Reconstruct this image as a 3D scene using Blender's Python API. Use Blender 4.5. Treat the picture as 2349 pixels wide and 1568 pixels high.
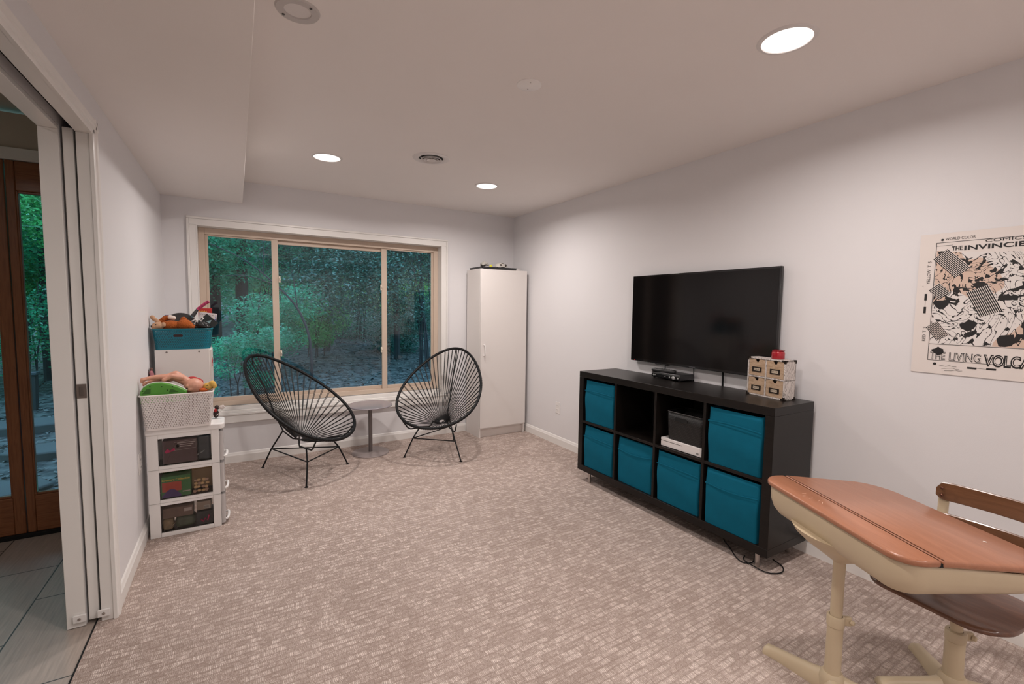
import bpy, bmesh, math, random
import numpy as np
from mathutils import Matrix, Vector
for o in list(bpy.data.objects): bpy.data.objects.remove(o)
C = bpy.context.scene.collection
SC = bpy.context.scene
PI = math.pi
def lin(r, g, b):
    return tuple(((c/255)/12.92 if c/255 <= .04045 else ((c/255+.055)/1.055)**2.4) for c in (r, g, b))

# ---------------------------------------------------------------- camera
cam_d = bpy.data.cameras.new('camera'); cam = bpy.data.objects.new('camera', cam_d); C.objects.link(cam)
cam_d.sensor_width = 36; cam_d.lens = 36*1048.58/2349; cam_d.clip_start = .02; cam_d.clip_end = 200
R = ((0.85692487, -0.02601949, 0.51478419), (-0.51526661, -0.06924532, 0.85422796), (0.01341982, -0.99726028, -0.07274501))
M = Matrix.Identity(4)
for i in range(3):
    M[i][0] = R[i][0]; M[i][1] = -R[i][1]; M[i][2] = -R[i][2]
M[2][3] = 1.365
cam.matrix_world = M; SC.camera = cam
# ---------------------------------------------------------------- world, exposure, lamps
SC.view_settings.view_transform = 'Standard'; SC.view_settings.look = 'None'
SC.view_settings.exposure = 0.10; SC.view_settings.gamma = 1; SC.view_settings.use_curve_mapping = False
w = bpy.data.worlds.new('dusk_sky'); SC.world = w; w.use_nodes = True
nt = w.node_tree; bg = nt.nodes['Background']
tc = nt.nodes.new('ShaderNodeTexCoord'); sp = nt.nodes.new('ShaderNodeSeparateXYZ'); cr = nt.nodes.new('ShaderNodeValToRGB')
nt.links.new(tc.outputs['Generated'], sp.inputs[0]); nt.links.new(sp.outputs['Z'], cr.inputs[0]); nt.links.new(cr.outputs[0], bg.inputs[0])
cr.color_ramp.elements[0].position = 0.0; cr.color_ramp.elements[0].color = (.02, .13, .13, 1)
cr.color_ramp.elements[1].position = .7; cr.color_ramp.elements[1].color = (.34, .55, .82, 1)
e = cr.color_ramp.elements.new(.18); e.color = (.12, .46, .46, 1)
bg.inputs[1].default_value = 3.7
LAMP_WATTS = 14.9
LAMP_SPREAD = math.radians(163)
LAMP_COLOR = (1.0, .915, .875)

# ---------------------------------------------------------------- materials
MT = {}
def mat(name, color, rough=.5, metal=0, noise=0, nscale=20, bump=0, bscale=200, emit=None, spec=.5, trans=0, alpha=1, coat=0):
    if name in MT: return MT[name]
    m = bpy.data.materials.new(name); m.use_nodes = True; MT[name] = m
    t = m.node_tree; b = t.nodes['Principled BSDF']
    b.inputs['Base Color'].default_value = (*color, 1); b.inputs['Roughness'].default_value = rough
    b.inputs['Metallic'].default_value = metal; b.inputs['Specular IOR Level'].default_value = spec
    b.inputs['Transmission Weight'].default_value = trans; b.inputs['Alpha'].default_value = alpha
    b.inputs['Coat Weight'].default_value = coat
    if emit: b.inputs['Emission Color'].default_value = (*emit[0], 1); b.inputs['Emission Strength'].default_value = emit[1]
    co = t.nodes.new('ShaderNodeTexCoord')
    n = t.nodes.new('ShaderNodeTexNoise'); n.inputs['Scale'].default_value = nscale; n.inputs['Detail'].default_value = 4
    t.links.new(co.outputs['Object'], n.inputs['Vector'])
    k = noise if noise else .04
    mx = t.nodes.new('ShaderNodeMix'); mx.data_type = 'RGBA'
    mx.inputs['A'].default_value = (*[c*(1-k) for c in color], 1); mx.inputs['B'].default_value = (*[min(1, c*(1+k)) for c in color], 1)
    t.links.new(n.outputs['Fac'], mx.inputs['Factor']); t.links.new(mx.outputs['Result'], b.inputs['Base Color'])
    if bump:
        n2 = t.nodes.new('ShaderNodeTexNoise'); n2.inputs['Scale'].default_value = bscale; n2.inputs['Detail'].default_value = 3
        t.links.new(co.outputs['Object'], n2.inputs['Vector'])
        bp = t.nodes.new('ShaderNodeBump'); bp.inputs['Strength'].default_value = bump; bp.inputs['Distance'].default_value = .002
        t.links.new(n2.outputs['Fac'], bp.inputs['Height']); t.links.new(bp.outputs[0], b.inputs['Normal'])
    return m
def wood(name, c1, c2, rough=.4, axis=0, scale=1.0, stretch=14, coat=0, dist=5, bands=18):
    m = bpy.data.materials.new(name); m.use_nodes = True; t = m.node_tree; b = t.nodes['Principled BSDF']
    co = t.nodes.new('ShaderNodeTexCoord'); mp = t.nodes.new('ShaderNodeMapping')
    s = [scale*stretch]*3; s[axis] = scale; mp.inputs['Scale'].default_value = s
    n = t.nodes.new('ShaderNodeTexNoise'); n.inputs['Scale'].default_value = 3; n.inputs['Detail'].default_value = 6; n.inputs['Distortion'].default_value = .6
    mp2 = t.nodes.new('ShaderNodeMapping'); s2 = [scale*stretch*6]*3; s2[axis] = scale*3; mp2.inputs['Scale'].default_value = s2
    n2 = t.nodes.new('ShaderNodeTexNoise'); n2.inputs['Scale'].default_value = 4; n2.inputs['Detail'].default_value = 3
    t.links.new(co.outputs['Object'], mp.inputs[0]); t.links.new(mp.outputs[0], n.inputs['Vector'])
    t.links.new(co.outputs['Object'], mp2.inputs[0]); t.links.new(mp2.outputs[0], n2.inputs['Vector'])
    mm = t.nodes.new('ShaderNodeMath'); mm.operation = 'MULTIPLY'; t.links.new(n.outputs['Fac'], mm.inputs[0]); mm.inputs[1].default_value = bands*.35
    fr = t.nodes.new('ShaderNodeMath'); fr.operation = 'PINGPONG'; t.links.new(mm.outputs[0], fr.inputs[0]); fr.inputs[1].default_value = 1
    ad = t.nodes.new('ShaderNodeMath'); ad.operation = 'MULTIPLY_ADD'; t.links.new(n2.outputs['Fac'], ad.inputs[0]); ad.inputs[1].default_value = .6
    m3 = t.nodes.new('ShaderNodeMath'); m3.operation = 'MULTIPLY'; t.links.new(fr.outputs[0], m3.inputs[0]); m3.inputs[1].default_value = .6
    t.links.new(m3.outputs[0], ad.inputs[2])
    mx = t.nodes.new('ShaderNodeMix'); mx.data_type = 'RGBA'; mx.inputs['A'].default_value = (*c1, 1); mx.inputs['B'].default_value = (*c2, 1)
    t.links.new(ad.outputs[0], mx.inputs['Factor']); t.links.new(mx.outputs['Result'], b.inputs['Base Color'])
    b.inputs['Roughness'].default_value = rough; b.inputs['Coat Weight'].default_value = coat; b.inputs['Coat Roughness'].default_value = .15
    bp = t.nodes.new('ShaderNodeBump'); bp.inputs['Strength'].default_value = .15; bp.inputs['Distance'].default_value = .001
    t.links.new(n2.outputs['Fac'], bp.inputs['Height']); t.links.new(bp.outputs[0], b.inputs['Normal'])
    return m
def N(t, typ, **kw):
    n = t.nodes.new('ShaderNode'+typ)
    for k, v in kw.items(): setattr(n, k, v)
    return n
def math_(t, op, a, b=None, c=None):
    n = N(t, 'Math', operation=op)
    for i, v in enumerate((a, b, c)):
        if v is None: continue
        if isinstance(v, (int, float)): n.inputs[i].default_value = v
        else: t.links.new(v, n.inputs[i])
    return n.outputs[0]
def glass_mat(name, tint=(1, 1, 1), ior=1.55, tr=1.0, extra=0.0):
    m = bpy.data.materials.new(name); m.use_nodes = True; t = m.node_tree; t.nodes.clear()
    out = N(t, 'OutputMaterial'); mx = N(t, 'MixShader'); tr_ = N(t, 'BsdfTransparent'); gl = N(t, 'BsdfGlossy'); fr = N(t, 'Fresnel')
    tr_.inputs[0].default_value = (*[c*tr for c in tint], 1); gl.inputs['Roughness'].default_value = .003; fr.inputs[0].default_value = ior
    f = math_(t, 'ADD', fr.outputs[0], extra)
    t.links.new(f, mx.inputs[0]); t.links.new(tr_.outputs[0], mx.inputs[1]); t.links.new(gl.outputs[0], mx.inputs[2]); t.links.new(mx.outputs[0], out.inputs[0])
    return m
WALL = mat('wall_paint', (.80, .79, .80), .55, noise=.015, nscale=3, bump=.12, bscale=350)
CEIL = mat('ceiling_paint', (.91, .87, .84), .8, noise=.015, nscale=3, bump=.12, bscale=400)
TRIM = mat('trim_paint', (.86, .84, .81), .35, noise=.02, nscale=8, bump=.04, bscale=120)
HALLW = mat('hall_paint', (.56, .50, .42), .7, noise=.02, nscale=4, bump=.1, bscale=350)
VINYL = mat('window_vinyl', (.62, .50, .40), .45, noise=.02, nscale=9)
BLACKM = mat('black_powder_coat', (.006, .006, .0065), .5, noise=.1, nscale=40, spec=.3)
CORD = mat('black_cord', (.0055, .0055, .006), .5, noise=.15, nscale=80, spec=.3)
WHITEL = mat('white_laminate', (.80, .76, .73), .38, noise=.012, nscale=5)
WPLAST = mat('white_plastic', (.84, .82, .80), .35, noise=.015, nscale=10)
CHROME = mat('brushed_steel', (.55, .52, .50), .3, 1, noise=.05)
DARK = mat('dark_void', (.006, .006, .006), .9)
BLKBR = wood('black_brown_veneer', (.0045, .0034, .003), (.010, .0075, .0062), .33, 1, 1.2, 18); BLKBR.node_tree.nodes['Principled BSDF'].inputs['Specular IOR Level'].default_value = .3
OAK = wood('oak_wood', (.17, .058, .021), (.30, .115, .046), .4, 2, 1.5, 16, coat=.15)
OAKH = wood('oak_wood_rail', (.17, .058, .021), (.30, .115, .046), .4, 0, 1.5, 16, coat=.15)

# ---------------------------------------------------------------- builders
ORG = {}
class MB:
    def __init__(s): s.v = []; s.f = []; s.uv = None
    def add(s, vs, fs):
        o = len(s.v); s.v += [tuple(map(float, p)) for p in vs]; s.f += [tuple(i+o for i in f) for f in fs]; return s
    def box(s, x0, x1, y0, y1, z0, z1, T=None):
        vs = [(x, y, z) for x in (x0, x1) for y in (y0, y1) for z in (z0, z1)]
        if T: vs = [tuple(T @ Vector(p)) for p in vs]
        return s.add(vs, [(0, 1, 3, 2), (4, 6, 7, 5), (0, 4, 5, 1), (2, 3, 7, 6), (0, 2, 6, 4), (1, 5, 7, 3)])
    def tube(s, pts, r, n=10, closed=False, caps=True):
        P = [Vector(p) for p in pts]; m = len(P)
        rs = r if isinstance(r, (list, tuple)) else [r]*m
        rings = []; ref = None
        for i in range(m):
            if closed: d = P[(i+1) % m]-P[i-1]
            else: d = P[min(i+1, m-1)]-P[max(i-1, 0)]
            d.normalize()
            if ref is None: ref = d.orthogonal().normalized()
            else:
                ref = ref-d*ref.dot(d)
                if ref.length < 1e-6: ref = d.orthogonal()
                ref.normalize()
            q = d.cross(ref); rings.append([P[i]+(ref*math.cos(2*PI*k/n)+q*math.sin(2*PI*k/n))*rs[i] for k in range(n)])
        vs = [p for rg in rings for p in rg]; fs = []
        for i in range(m if closed else m-1):
            a = i*n; b = ((i+1) % m)*n
            sh = 0
            if closed and i == m-1:
                sh = min(range(n), key=lambda h: (rings[-1][0]-rings[0][h]).length)
            for k in range(n): fs.append((a+k, a+(k+1) % n, b+(k+1+sh) % n, b+(k+sh) % n))
        if caps and not closed: fs.append(tuple(range(n))[::-1]); fs.append(tuple((m-1)*n+k for k in range(n)))
        return s.add(vs, fs)
    def lathe(s, prof, cx=0, cy=0, z0=0, n=32, T=None, cap=True):
        vs = []; fs = []
        for r, z in prof:
            for k in range(n): vs.append((cx+r*math.cos(2*PI*k/n), cy+r*math.sin(2*PI*k/n), z0+z))
        for i in range(len(prof)-1):
            for k in range(n): fs.append((i*n+k, i*n+(k+1) % n, (i+1)*n+(k+1) % n, (i+1)*n+k))
        if cap:
            fs.append(tuple(range(n))[::-1]); fs.append(tuple((len(prof)-1)*n+k for k in range(n)))
        if T: vs = [tuple(T @ Vector(p)) for p in vs]
        return s.add(vs, fs)
    def ell(s, c, r, T=None, nu=20, nv=12):
        vs = []; fs = []
        for j in range(1, nv):
            a = PI*j/nv
            for k in range(nu): vs.append((r[0]*math.sin(a)*math.cos(2*PI*k/nu), r[1]*math.sin(a)*math.sin(2*PI*k/nu), r[2]*math.cos(a)))
        vs += [(0, 0, r[2]), (0, 0, -r[2])]; t_, b_ = len(vs)-2, len(vs)-1
        for j in range(nv-2):
            for k in range(nu): fs.append((j*nu+k, (j+1)*nu+k, (j+1)*nu+(k+1) % nu, j*nu+(k+1) % nu))
        for k in range(nu): fs.append((t_, k, (k+1) % nu)); fs.append((b_, (nv-2)*nu+(k+1) % nu, (nv-2)*nu+k))
        R_ = T if T else Matrix.Identity(3)
        return s.add([tuple(Vector(c)+(R_ @ Vector(p))) for p in vs], fs)
    def prism(s, outline, z0, z1, f=None):
        n = len(outline); vs = [(x, y, z0) for x, y in outline]+[(x, y, z1) for x, y in outline]
        fs = [tuple(range(n))[::-1], tuple(range(n, 2*n))]+[(i, (i+1) % n, n+(i+1) % n, n+i) for i in range(n)]
        if f: vs = [f(*p) for p in vs]
        return s.add(vs, fs)
    def loft(s, loops, cap0=True, cap1=True):
        n = len(loops[0]); vs = [p for l in loops for p in l]; fs = []
        for i in range(len(loops)-1):
            for k in range(n): fs.append((i*n+k, i*n+(k+1) % n, (i+1)*n+(k+1) % n, (i+1)*n+k))
        if cap0: fs.append(tuple(range(n))[::-1])
        if cap1: fs.append(tuple((len(loops)-1)*n+k for k in range(n)))
        return s.add(vs, fs)
    def build(s, name, m, parent=None, bevel=0, smooth=True, seg=2, angle=35, solid=0, sub=0, kind=None, label=None):
        me = bpy.data.meshes.new(name)
        vs = s.v
        if parent is not None and parent in ORG:
            inv = ORG[parent].inverted(); vs = [tuple(inv @ Vector(p)) for p in vs]
        me.from_pydata(vs, [], s.f); me.update()
        bm = bmesh.new(); bm.from_mesh(me); bmesh.ops.recalc_face_normals(bm, faces=bm.faces); bm.to_mesh(me); bm.free()
        if smooth: me.shade_smooth(); me.set_sharp_from_angle(angle=math.radians(angle))
        o = bpy.data.objects.new(name, me); C.objects.link(o)
        if m: me.materials.append(m)
        if parent is not None:
            o.parent = parent; ORG[o] = ORG.get(parent, Matrix.Identity(4))
        else: ORG[o] = Matrix.Identity(4)
        if solid: md = o.modifiers.new('thick', 'SOLIDIFY'); md.thickness = solid; md.offset = -1
        if bevel: md = o.modifiers.new('bevel', 'BEVEL'); md.width = bevel; md.segments = seg; md.limit_method = 'ANGLE'; md.angle_limit = math.radians(40)
        if sub: md = o.modifiers.new('sub', 'SUBSURF'); md.levels = sub; md.render_levels = sub
        if kind: o['kind'] = kind
        if label: o['label'] = label
        return o
def tag(o, label, cat, group=None, kind=None):
    o['label'] = label; o['category'] = cat
    if group: o['group'] = group
    if kind: o['kind'] = kind
    return o
def thing(name, label, cat, loc, rz=0, group=None):
    o = bpy.data.objects.new(name, None); C.objects.link(o); o.empty_display_size = .05
    o.location = loc; o.rotation_euler = (0, 0, rz); ORG[o] = Matrix.Translation(loc) @ Matrix.Rotation(rz, 4, 'Z')
    return tag(o, label, cat, group)
def dup(root, loc, rz, label):
    def cp(o, par):
        c = o.copy(); C.objects.link(c); c.parent = par
        for ch in o.children: cp(ch, c)
        return c
    r = root.copy(); C.objects.link(r); r.location = loc; r.rotation_euler = (0, 0, rz); r['label'] = label
    for ch in root.children: cp(ch, r)
    return r
def S(name, mb, m, **k):
    o = mb.build(name, m, **k); o['kind'] = 'structure'; return o
def text(s, size, m, parent, T, name='lettering', ext=.0004, align='LEFT', bold=0, label=None, width=None):
    cu = bpy.data.curves.new(name, 'FONT'); cu.body = s; cu.size = size; cu.extrude = ext; cu.offset = bold; cu.align_x = align
    to = bpy.data.objects.new('tmp_text', cu); C.objects.link(to)
    dg = bpy.context.evaluated_depsgraph_get(); me = bpy.data.meshes.new_from_object(to.evaluated_get(dg))
    bpy.data.objects.remove(to)
    if width: me.transform(Matrix.Diagonal((width/max(v.co.x for v in me.vertices), 1, 1, 1)))
    me.transform((ORG[parent].inverted() if parent in ORG else Matrix.Identity(4)) @ T)
    me.materials.clear(); me.materials.append(m)
    o = bpy.data.objects.new(name, me); C.objects.link(o); o.parent = parent; ORG[o] = ORG[parent]
    if label: o['label'] = label
    return o
def rrect(x0, x1, y0, y1, r, n=6):
    rs = r if isinstance(r, (tuple, list)) else (r,)*4
    P = []
    for (cx, cy, a0, rr) in ((x1-rs[0], y1-rs[0], 0, rs[0]), (x0+rs[1], y1-rs[1], PI/2, rs[1]), (x0+rs[2], y0+rs[2], PI, rs[2]), (x1-rs[3], y0+rs[3], 1.5*PI, rs[3])):
        for k in range(n+1):
            a = a0+PI/2*k/n; P.append((cx+rr*math.cos(a), cy+rr*math.sin(a)))
    return P
def blob(name, items, m, parent=None, voxel=.004, smooth_it=4, label=None, fuzz=0):
    mb = MB()
    for it in items:
        if it[0] == 'e':
            T = None
            if len(it) > 3: T = Matrix.Rotation(it[3][0], 3, it[3][1])
            mb.ell(it[1], it[2], T)
        else:
            _, a, ra, b, rb = it; a = Vector(a); b = Vector(b)
            n = 6; pts = [a.lerp(b, k/n) for k in range(n+1)]; rs = [ra+(rb-ra)*k/n for k in range(n+1)]
            mb.tube(pts, rs, 12); mb.ell(a, (ra,)*3); mb.ell(b, (rb,)*3)
    o = mb.build(name, m, parent, label=label)
    md = o.modifiers.new('join', 'REMESH'); md.mode = 'VOXEL'; md.voxel_size = voxel; md.use_smooth_shade = True
    md = o.modifiers.new('soft', 'SMOOTH'); md.iterations = smooth_it; md.factor = .5
    if fuzz:
        if 'fuzz' not in bpy.data.textures: tx_ = bpy.data.textures.new('fuzz', 'CLOUDS'); tx_.noise_scale = .006; tx_.noise_depth = 2
        md = o.modifiers.new('fur', 'DISPLACE'); md.texture = bpy.data.textures['fuzz']; md.strength = fuzz; md.texture_coords = 'LOCAL'
    return o

# ================================================================ ROOM SHELL
XL, XR, YB, YF, H, HS = -.49, 2.755, 4.57, -2.3, 2.405, 2.222
# carpet material: loop pile in little blocks of light tufts
cp = bpy.data.materials.new('carpet_loop_pile'); cp.use_nodes = True; t = cp.node_tree; b = t.nodes['Principled BSDF']
co = N(t, 'TexCoord'); sx = N(t, 'SeparateXYZ'); 
wn = N(t, 'TexNoise'); wn.inputs['Scale'].default_value = 14; wn.inputs['Detail'].default_value = 3; t.links.new(co.outputs['Object'], wn.inputs['Vector'])
va = N(t, 'VectorMath', operation='MULTIPLY_ADD'); t.links.new(wn.outputs['Color'], va.inputs[0]); va.inputs[1].default_value = (.016, .016, 0); t.links.new(co.outputs['Object'], va.inputs[2])
t.links.new(va.outputs[0], sx.inputs[0]); X, Y = sx.outputs['X'], sx.outputs['Y']
def wn2(a, b_):
    cb = N(t, 'CombineXYZ'); t.links.new(a, cb.inputs[0]); t.links.new(b_, cb.inputs[1])
    q = N(t, 'TexWhiteNoise', noise_dimensions='2D'); t.links.new(cb.outputs[0], q.inputs['Vector']); return q.outputs['Value']
def rowrand(row, k):
    q = N(t, 'TexWhiteNoise', noise_dimensions='1D'); t.links.new(math_(t, 'ADD', row, k), q.inputs['W']); return q.outputs['Value']
def layer(pitch, rowh, blk, thr, k):
    """blocks of light strokes: strokes run along y, blocks are staggered from row to row"""
    yr = math_(t, 'DIVIDE', Y, rowh); row = math_(t, 'FLOOR', yr); fy = math_(t, 'FRACT', yr)
    xb = math_(t, 'ADD', math_(t, 'DIVIDE', X, blk), math_(t, 'MULTIPLY', rowrand(row, k), 7.3)); bi = math_(t, 'FLOOR', xb); fb_ = math_(t, 'FRACT', xb)
    on = wn2(bi, row); soft = N(t, 'MapRange'); soft.inputs['From Min'].default_value = thr-.22; soft.inputs['From Max'].default_value = thr+.22; t.links.new(on, soft.inputs['Value'])
    xs = math_(t, 'ADD', math_(t, 'DIVIDE', X, pitch), math_(t, 'MULTIPLY', rowrand(row, k+9.0), 5.0)); si = math_(t, 'FLOOR', xs); amp = math_(t, 'ADD', math_(t, 'MULTIPLY', wn2(si, row), .8), .2)
    st = math_(t, 'SINE', math_(t, 'MULTIPLY', math_(t, 'FRACT', xs), PI)); en = math_(t, 'MINIMUM', math_(t, 'MULTIPLY', math_(t, 'SINE', math_(t, 'MULTIPLY', fy, PI)), 1.5), 1.0)
    eb = math_(t, 'MINIMUM', math_(t, 'MULTIPLY', math_(t, 'SINE', math_(t, 'MULTIPLY', fb_, PI)), 3.0), 1.0)
    return math_(t, 'MULTIPLY', math_(t, 'MULTIPLY', math_(t, 'MULTIPLY', st, en), amp), math_(t, 'MULTIPLY', soft.outputs[0], eb)), en, eb
la, ea, ba = layer(.0066, .027, .044, .52, 0); lb, eb_, bb_ = layer(.0066, .0105, .031, .35, 40.0)
big = N(t, 'TexNoise'); big.inputs['Scale'].default_value = 1.5; big.inputs['Detail'].default_value = 6; big.inputs['Roughness'].default_value = .62; t.links.new(co.outputs['Object'], big.inputs['Vector'])
fine = N(t, 'TexNoise'); fine.inputs['Scale'].default_value = 330; fine.inputs['Detail'].default_value = 1; t.links.new(co.outputs['Object'], fine.inputs['Vector'])
hgt = math_(t, 'ADD', math_(t, 'ADD', math_(t, 'MULTIPLY', la, .62), math_(t, 'MULTIPLY', lb, .42)), math_(t, 'ADD', math_(t, 'MULTIPLY', math_(t, 'MULTIPLY', ea, bb_), .12), .07))
fac = math_(t, 'ADD', hgt, math_(t, 'MULTIPLY', math_(t, 'SUBTRACT', big.outputs['Fac'], .5), .42))
fac = math_(t, 'ADD', fac, math_(t, 'MULTIPLY', math_(t, 'SUBTRACT', fine.outputs['Fac'], .5), 1.0))
rp = N(t, 'ValToRGB'); rp.color_ramp.elements[0].color = (.295, .225, .19, 1); rp.color_ramp.elements[1].color = (.83, .72, .66, 1)
em = rp.color_ramp.elements.new(.42); em.color = (.495, .405, .36, 1)
t.links.new(fac, rp.inputs[0]); t.links.new(rp.outputs[0], b.inputs['Base Color']); b.inputs['Roughness'].default_value = .95; b.inputs['Specular IOR Level'].default_value = .1
bp = N(t, 'Bump'); bp.inputs['Strength'].default_value = .55; bp.inputs['Distance'].default_value = .004; t.links.new(hgt, bp.inputs['Height']); t.links.new(bp.outputs[0], b.inputs['Normal'])
S('floor', MB().box(-.548, XR+.1, YF-.1, YB+.1, -.06, 0), cp, smooth=False)
# hall tile, laid diagonally
tm = bpy.data.materials.new('hall_tile'); tm.use_nodes = True; t = tm.node_tree; b = t.nodes['Principled BSDF']
co = N(t, 'TexCoord'); mp = N(t, 'Mapping'); mp.inputs['Location'].default_value = (-2.52+.66*8, .83+.30*12, 0)
sw = N(t, 'SeparateXYZ'); cw_ = N(t, 'CombineXYZ'); t.links.new(co.outputs['Object'], sw.inputs[0]); t.links.new(sw.outputs['Y'], cw_.inputs['X']); t.links.new(sw.outputs['X'], cw_.inputs['Y']); t.links.new(cw_.outputs[0], mp.inputs[0])
br = N(t, 'TexBrick'); br.inputs['Scale'].default_value = 1; br.inputs['Mortar Size'].default_value = .003; br.inputs['Brick Width'].default_value = .66; br.inputs['Row Height'].default_value = .3
br.inputs['Color1'].default_value = (.42, .35, .305, 1); br.inputs['Color2'].default_value = (.48, .41, .355, 1); br.inputs['Mortar'].default_value = (.05, .045, .04, 1)
t.links.new(mp.outputs[0], br.inputs['Vector'])
m2 = N(t, 'Mapping'); m2.inputs['Scale'].default_value = (60, 3, 1); t.links.new(co.outputs['Object'], m2.inputs[0])
ns = N(t, 'TexNoise'); ns.inputs['Scale'].default_value = 2; ns.inputs['Detail'].default_value = 5; t.links.new(m2.outputs[0], ns.inputs['Vector'])
mx = N(t, 'Mix', data_type='RGBA', blend_type='MULTIPLY'); mx.inputs['Factor'].default_value = 1; t.links.new(br.outputs['Color'], mx.inputs['A'])
r2 = N(t, 'ValToRGB'); r2.color_ramp.elements[0].color = (.6, .6, .6, 1); r2.color_ramp.elements[1].color = (1.25, 1.25, 1.25, 1); t.links.new(ns.outputs['Fac'], r2.inputs[0]); t.links.new(r2.outputs[0], mx.inputs['B'])
t.links.new(mx.outputs['Result'], b.inputs['Base Color']); b.inputs['Roughness'].default_value = .38
S('floor_tile', MB().box(-2.9, -.552, -1.6, 3.75, -.06, -.003), tm, smooth=False)
S('trim_1', MB().box(-.553, -.547, -1.5, 2.9, -.05, .001), DARK, smooth=False)
S('ceiling', MB().box(-.9, XR+.1, YF-.1, YB+.1, H, H+.08), CEIL, smooth=False)
S('ceiling_soffit', MB().box(XL-.14, .068, YF, YB, HS, H+.01), CEIL, bevel=.002)
S('wall_right', MB().box(XR, XR+.1, YF-.1, YB+.1, 0, H), WALL, smooth=False)
S('wall_front', MB().box(XL-.1, XR, YF-.1, YF, 0, H), WALL, smooth=False)
# back wall with the window opening
WX0, WX1, WZ0, WZ1 = -.262, 1.868, .45, 2.01
S('wall_back', MB().box(-.635, WX0, YB, YB+.16, 0, H).box(WX1, XR+.1, YB, YB+.16, 0, H).box(WX0, WX1, YB, YB+.16, 0, WZ0).box(WX0, WX1, YB, YB+.16, WZ1, H), WALL, smooth=False)
# left wall: two skins round the pocket of the sliding door, opening in front of it
DY0, DY1, DZ = .75, 2.51, 2.045
wl = MB().box(-.535, XL, DY1+.015, YB, 0, H).box(-.635, -.582, DY1+.015, YB, 0, H)
wl.box(-.535, XL, YF, DY0, 0, H).box(-.635, -.582, YF, DY0, 0, H).box(-.535, XL, DY0, DY1+.015, DZ+.02, H).box(-.635, -.582, DY0, DY1+.015, DZ+.02, H)
S('wall_left', wl, WALL, smooth=False)
# baseboards with a moulded top edge
def base_profile(pts, name):
    S(name, pts, TRIM, bevel=.002)
def bboard(name, p0, p1, nrm):
    p0 = Vector((*p0, 0)); p1 = Vector((*p1, 0)); nn = Vector((*nrm, 0))
    prof = [(0, 0), (.014, 0), (.014, .062), (.010, .070), (.006, .082), (.0, .088)]
    mb = MB().loft([[tuple(p+nn*a+Vector((0, 0, z))) for a, z in prof] for p in (p0, p1)]); S(name, mb, TRIM, smooth=False)
bboard('baseboard_back', (XL, YB), (XR, YB), (0, -1)); bboard('baseboard_right', (XR, YB), (XR, YF), (-1, 0))
bboard('baseboard_left', (XL, YB), (XL, DY1+.06), (1, 0)); bboard('baseboard_front', (XL, YF), (XR, YF), (0, 1))
# door opening trim: casing, jamb strips, slot above
cs = MB(); prof = [(0, 0), (.012, 0), (.014, .006), (.014, .018), (.019, .024), (.019, .036), (.014, .042), (.017, .050), (.017, .060), (.012, .066), (0, .066)]
def casing_v(y, sgn): cs.loft([[(XL+a, y+sgn*bb, z) for a, bb in prof] for z in (0, DZ+.066)])
casing_v(DY1-.008, 1); casing_v(DY0+.008, -1)
cs.loft([[(XL+a, y, DZ+bb) for a, bb in prof] for y in (DY0-.058, DY1+.058)])
S('trim_2', cs, TRIM)
jm = MB().box(-.532, XL+.002, DY1-.002, DY1+.016, 0, DZ).box(-.642, -.582, DY1-.002, DY1+.016, 0, DZ)
jm.box(-.532, XL+.002, DY0-.016, DY0, 0, DZ).box(-.642, -.582, DY0-.016, DY0, 0, DZ)
jm.box(-.532, XL+.002, DY0-.016, DY1+.016, DZ, DZ+.018).box(-.642, -.582, DY0-.016, DY1+.016, DZ, DZ+.018)
S('trim_3', jm, TRIM, bevel=.0015)
S('trim_4', MB().box(-.582, -.532, DY0, DY1, DZ+.06, DZ+.07), DARK, smooth=False)
# pocket door, slid into the wall
dr = thing('door_1', 'white sliding pocket door slid open into the wall', 'door', (-.557, 2.56, .012)); del dr['category']; dr['kind'] = 'structure'
MB().box(-.5745, -.541, DY1+.012, 3.33, .012, 2.06).build('door_panel', TRIM, dr, bevel=.002)
lt = MB().box(-.5735, -.5425, DY1+.008, DY1+.013, .972, 1.030).build('latch_plate', mat('bronze_plate', (.19, .155, .135), .4, .2), dr, bevel=.001, label='brown metal latch plate')
MB().box(-.564, -.551, DY1+.005, DY1+.009, .982, 1.020).build('finger_pull', mat('bronze_pull', (.14, .115, .10), .4, .2), lt, bevel=.001)
for xx, nm in ((-.600, 'left'), (-.522, 'right')):
    g = tag(MB().box(xx-.022, xx+.022, DY1-.012, DY1-.002, .022, .055).build('door_guide', WPLAST, bevel=.003),
        'small white plastic door guide screwed to the %s' % ('hall-side jamb strip' if nm == 'left' else 'room-side jamb strip'), 'door guide', 'pocket door guides')
    MB().lathe([(.006, 0), (.006, .002), (.003, .003)], T=Matrix.Translation((xx, DY1-.012, .038)) @ Matrix.Rotation(PI/2, 4, 'X'), n=12).build('screw', CHROME, g)
# outlets
def outlet(name, loc, side, label):
    o = thing(name, label, 'outlet', loc); sx_ = -1 if side == 'r' else 1; x, y, z = loc
    f = lambda a, bb: sorted((x+sx_*a, x+sx_*bb))
    MB().box(*f(0, .005), y-.036, y+.036, z-.058, z+.058).build('cover_plate', WPLAST, o, bevel=.003)
    for dz in (-.022, .022):
        r_ = MB().box(*f(.005, .0075), y-.016, y+.016, z+dz-.014, z+dz+.014).build('socket', WPLAST, o, bevel=.003)
        MB().box(*f(.0075, .0079), y-.008, y-.006, z+dz-.004, z+dz+.006).box(*f(.0075, .0079), y+.006, y+.008, z+dz-.004, z+dz+.006).build('slot', DARK, r_)
outlet('wall_outlet', (XR, 3.655, .375), 'r', 'white wall outlet low on the right wall between cabinet and console')
outlet('wall_outlet', (XL, 3.225, .47), 'l', 'white wall outlet on the left wall beside the drawer tower')

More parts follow.
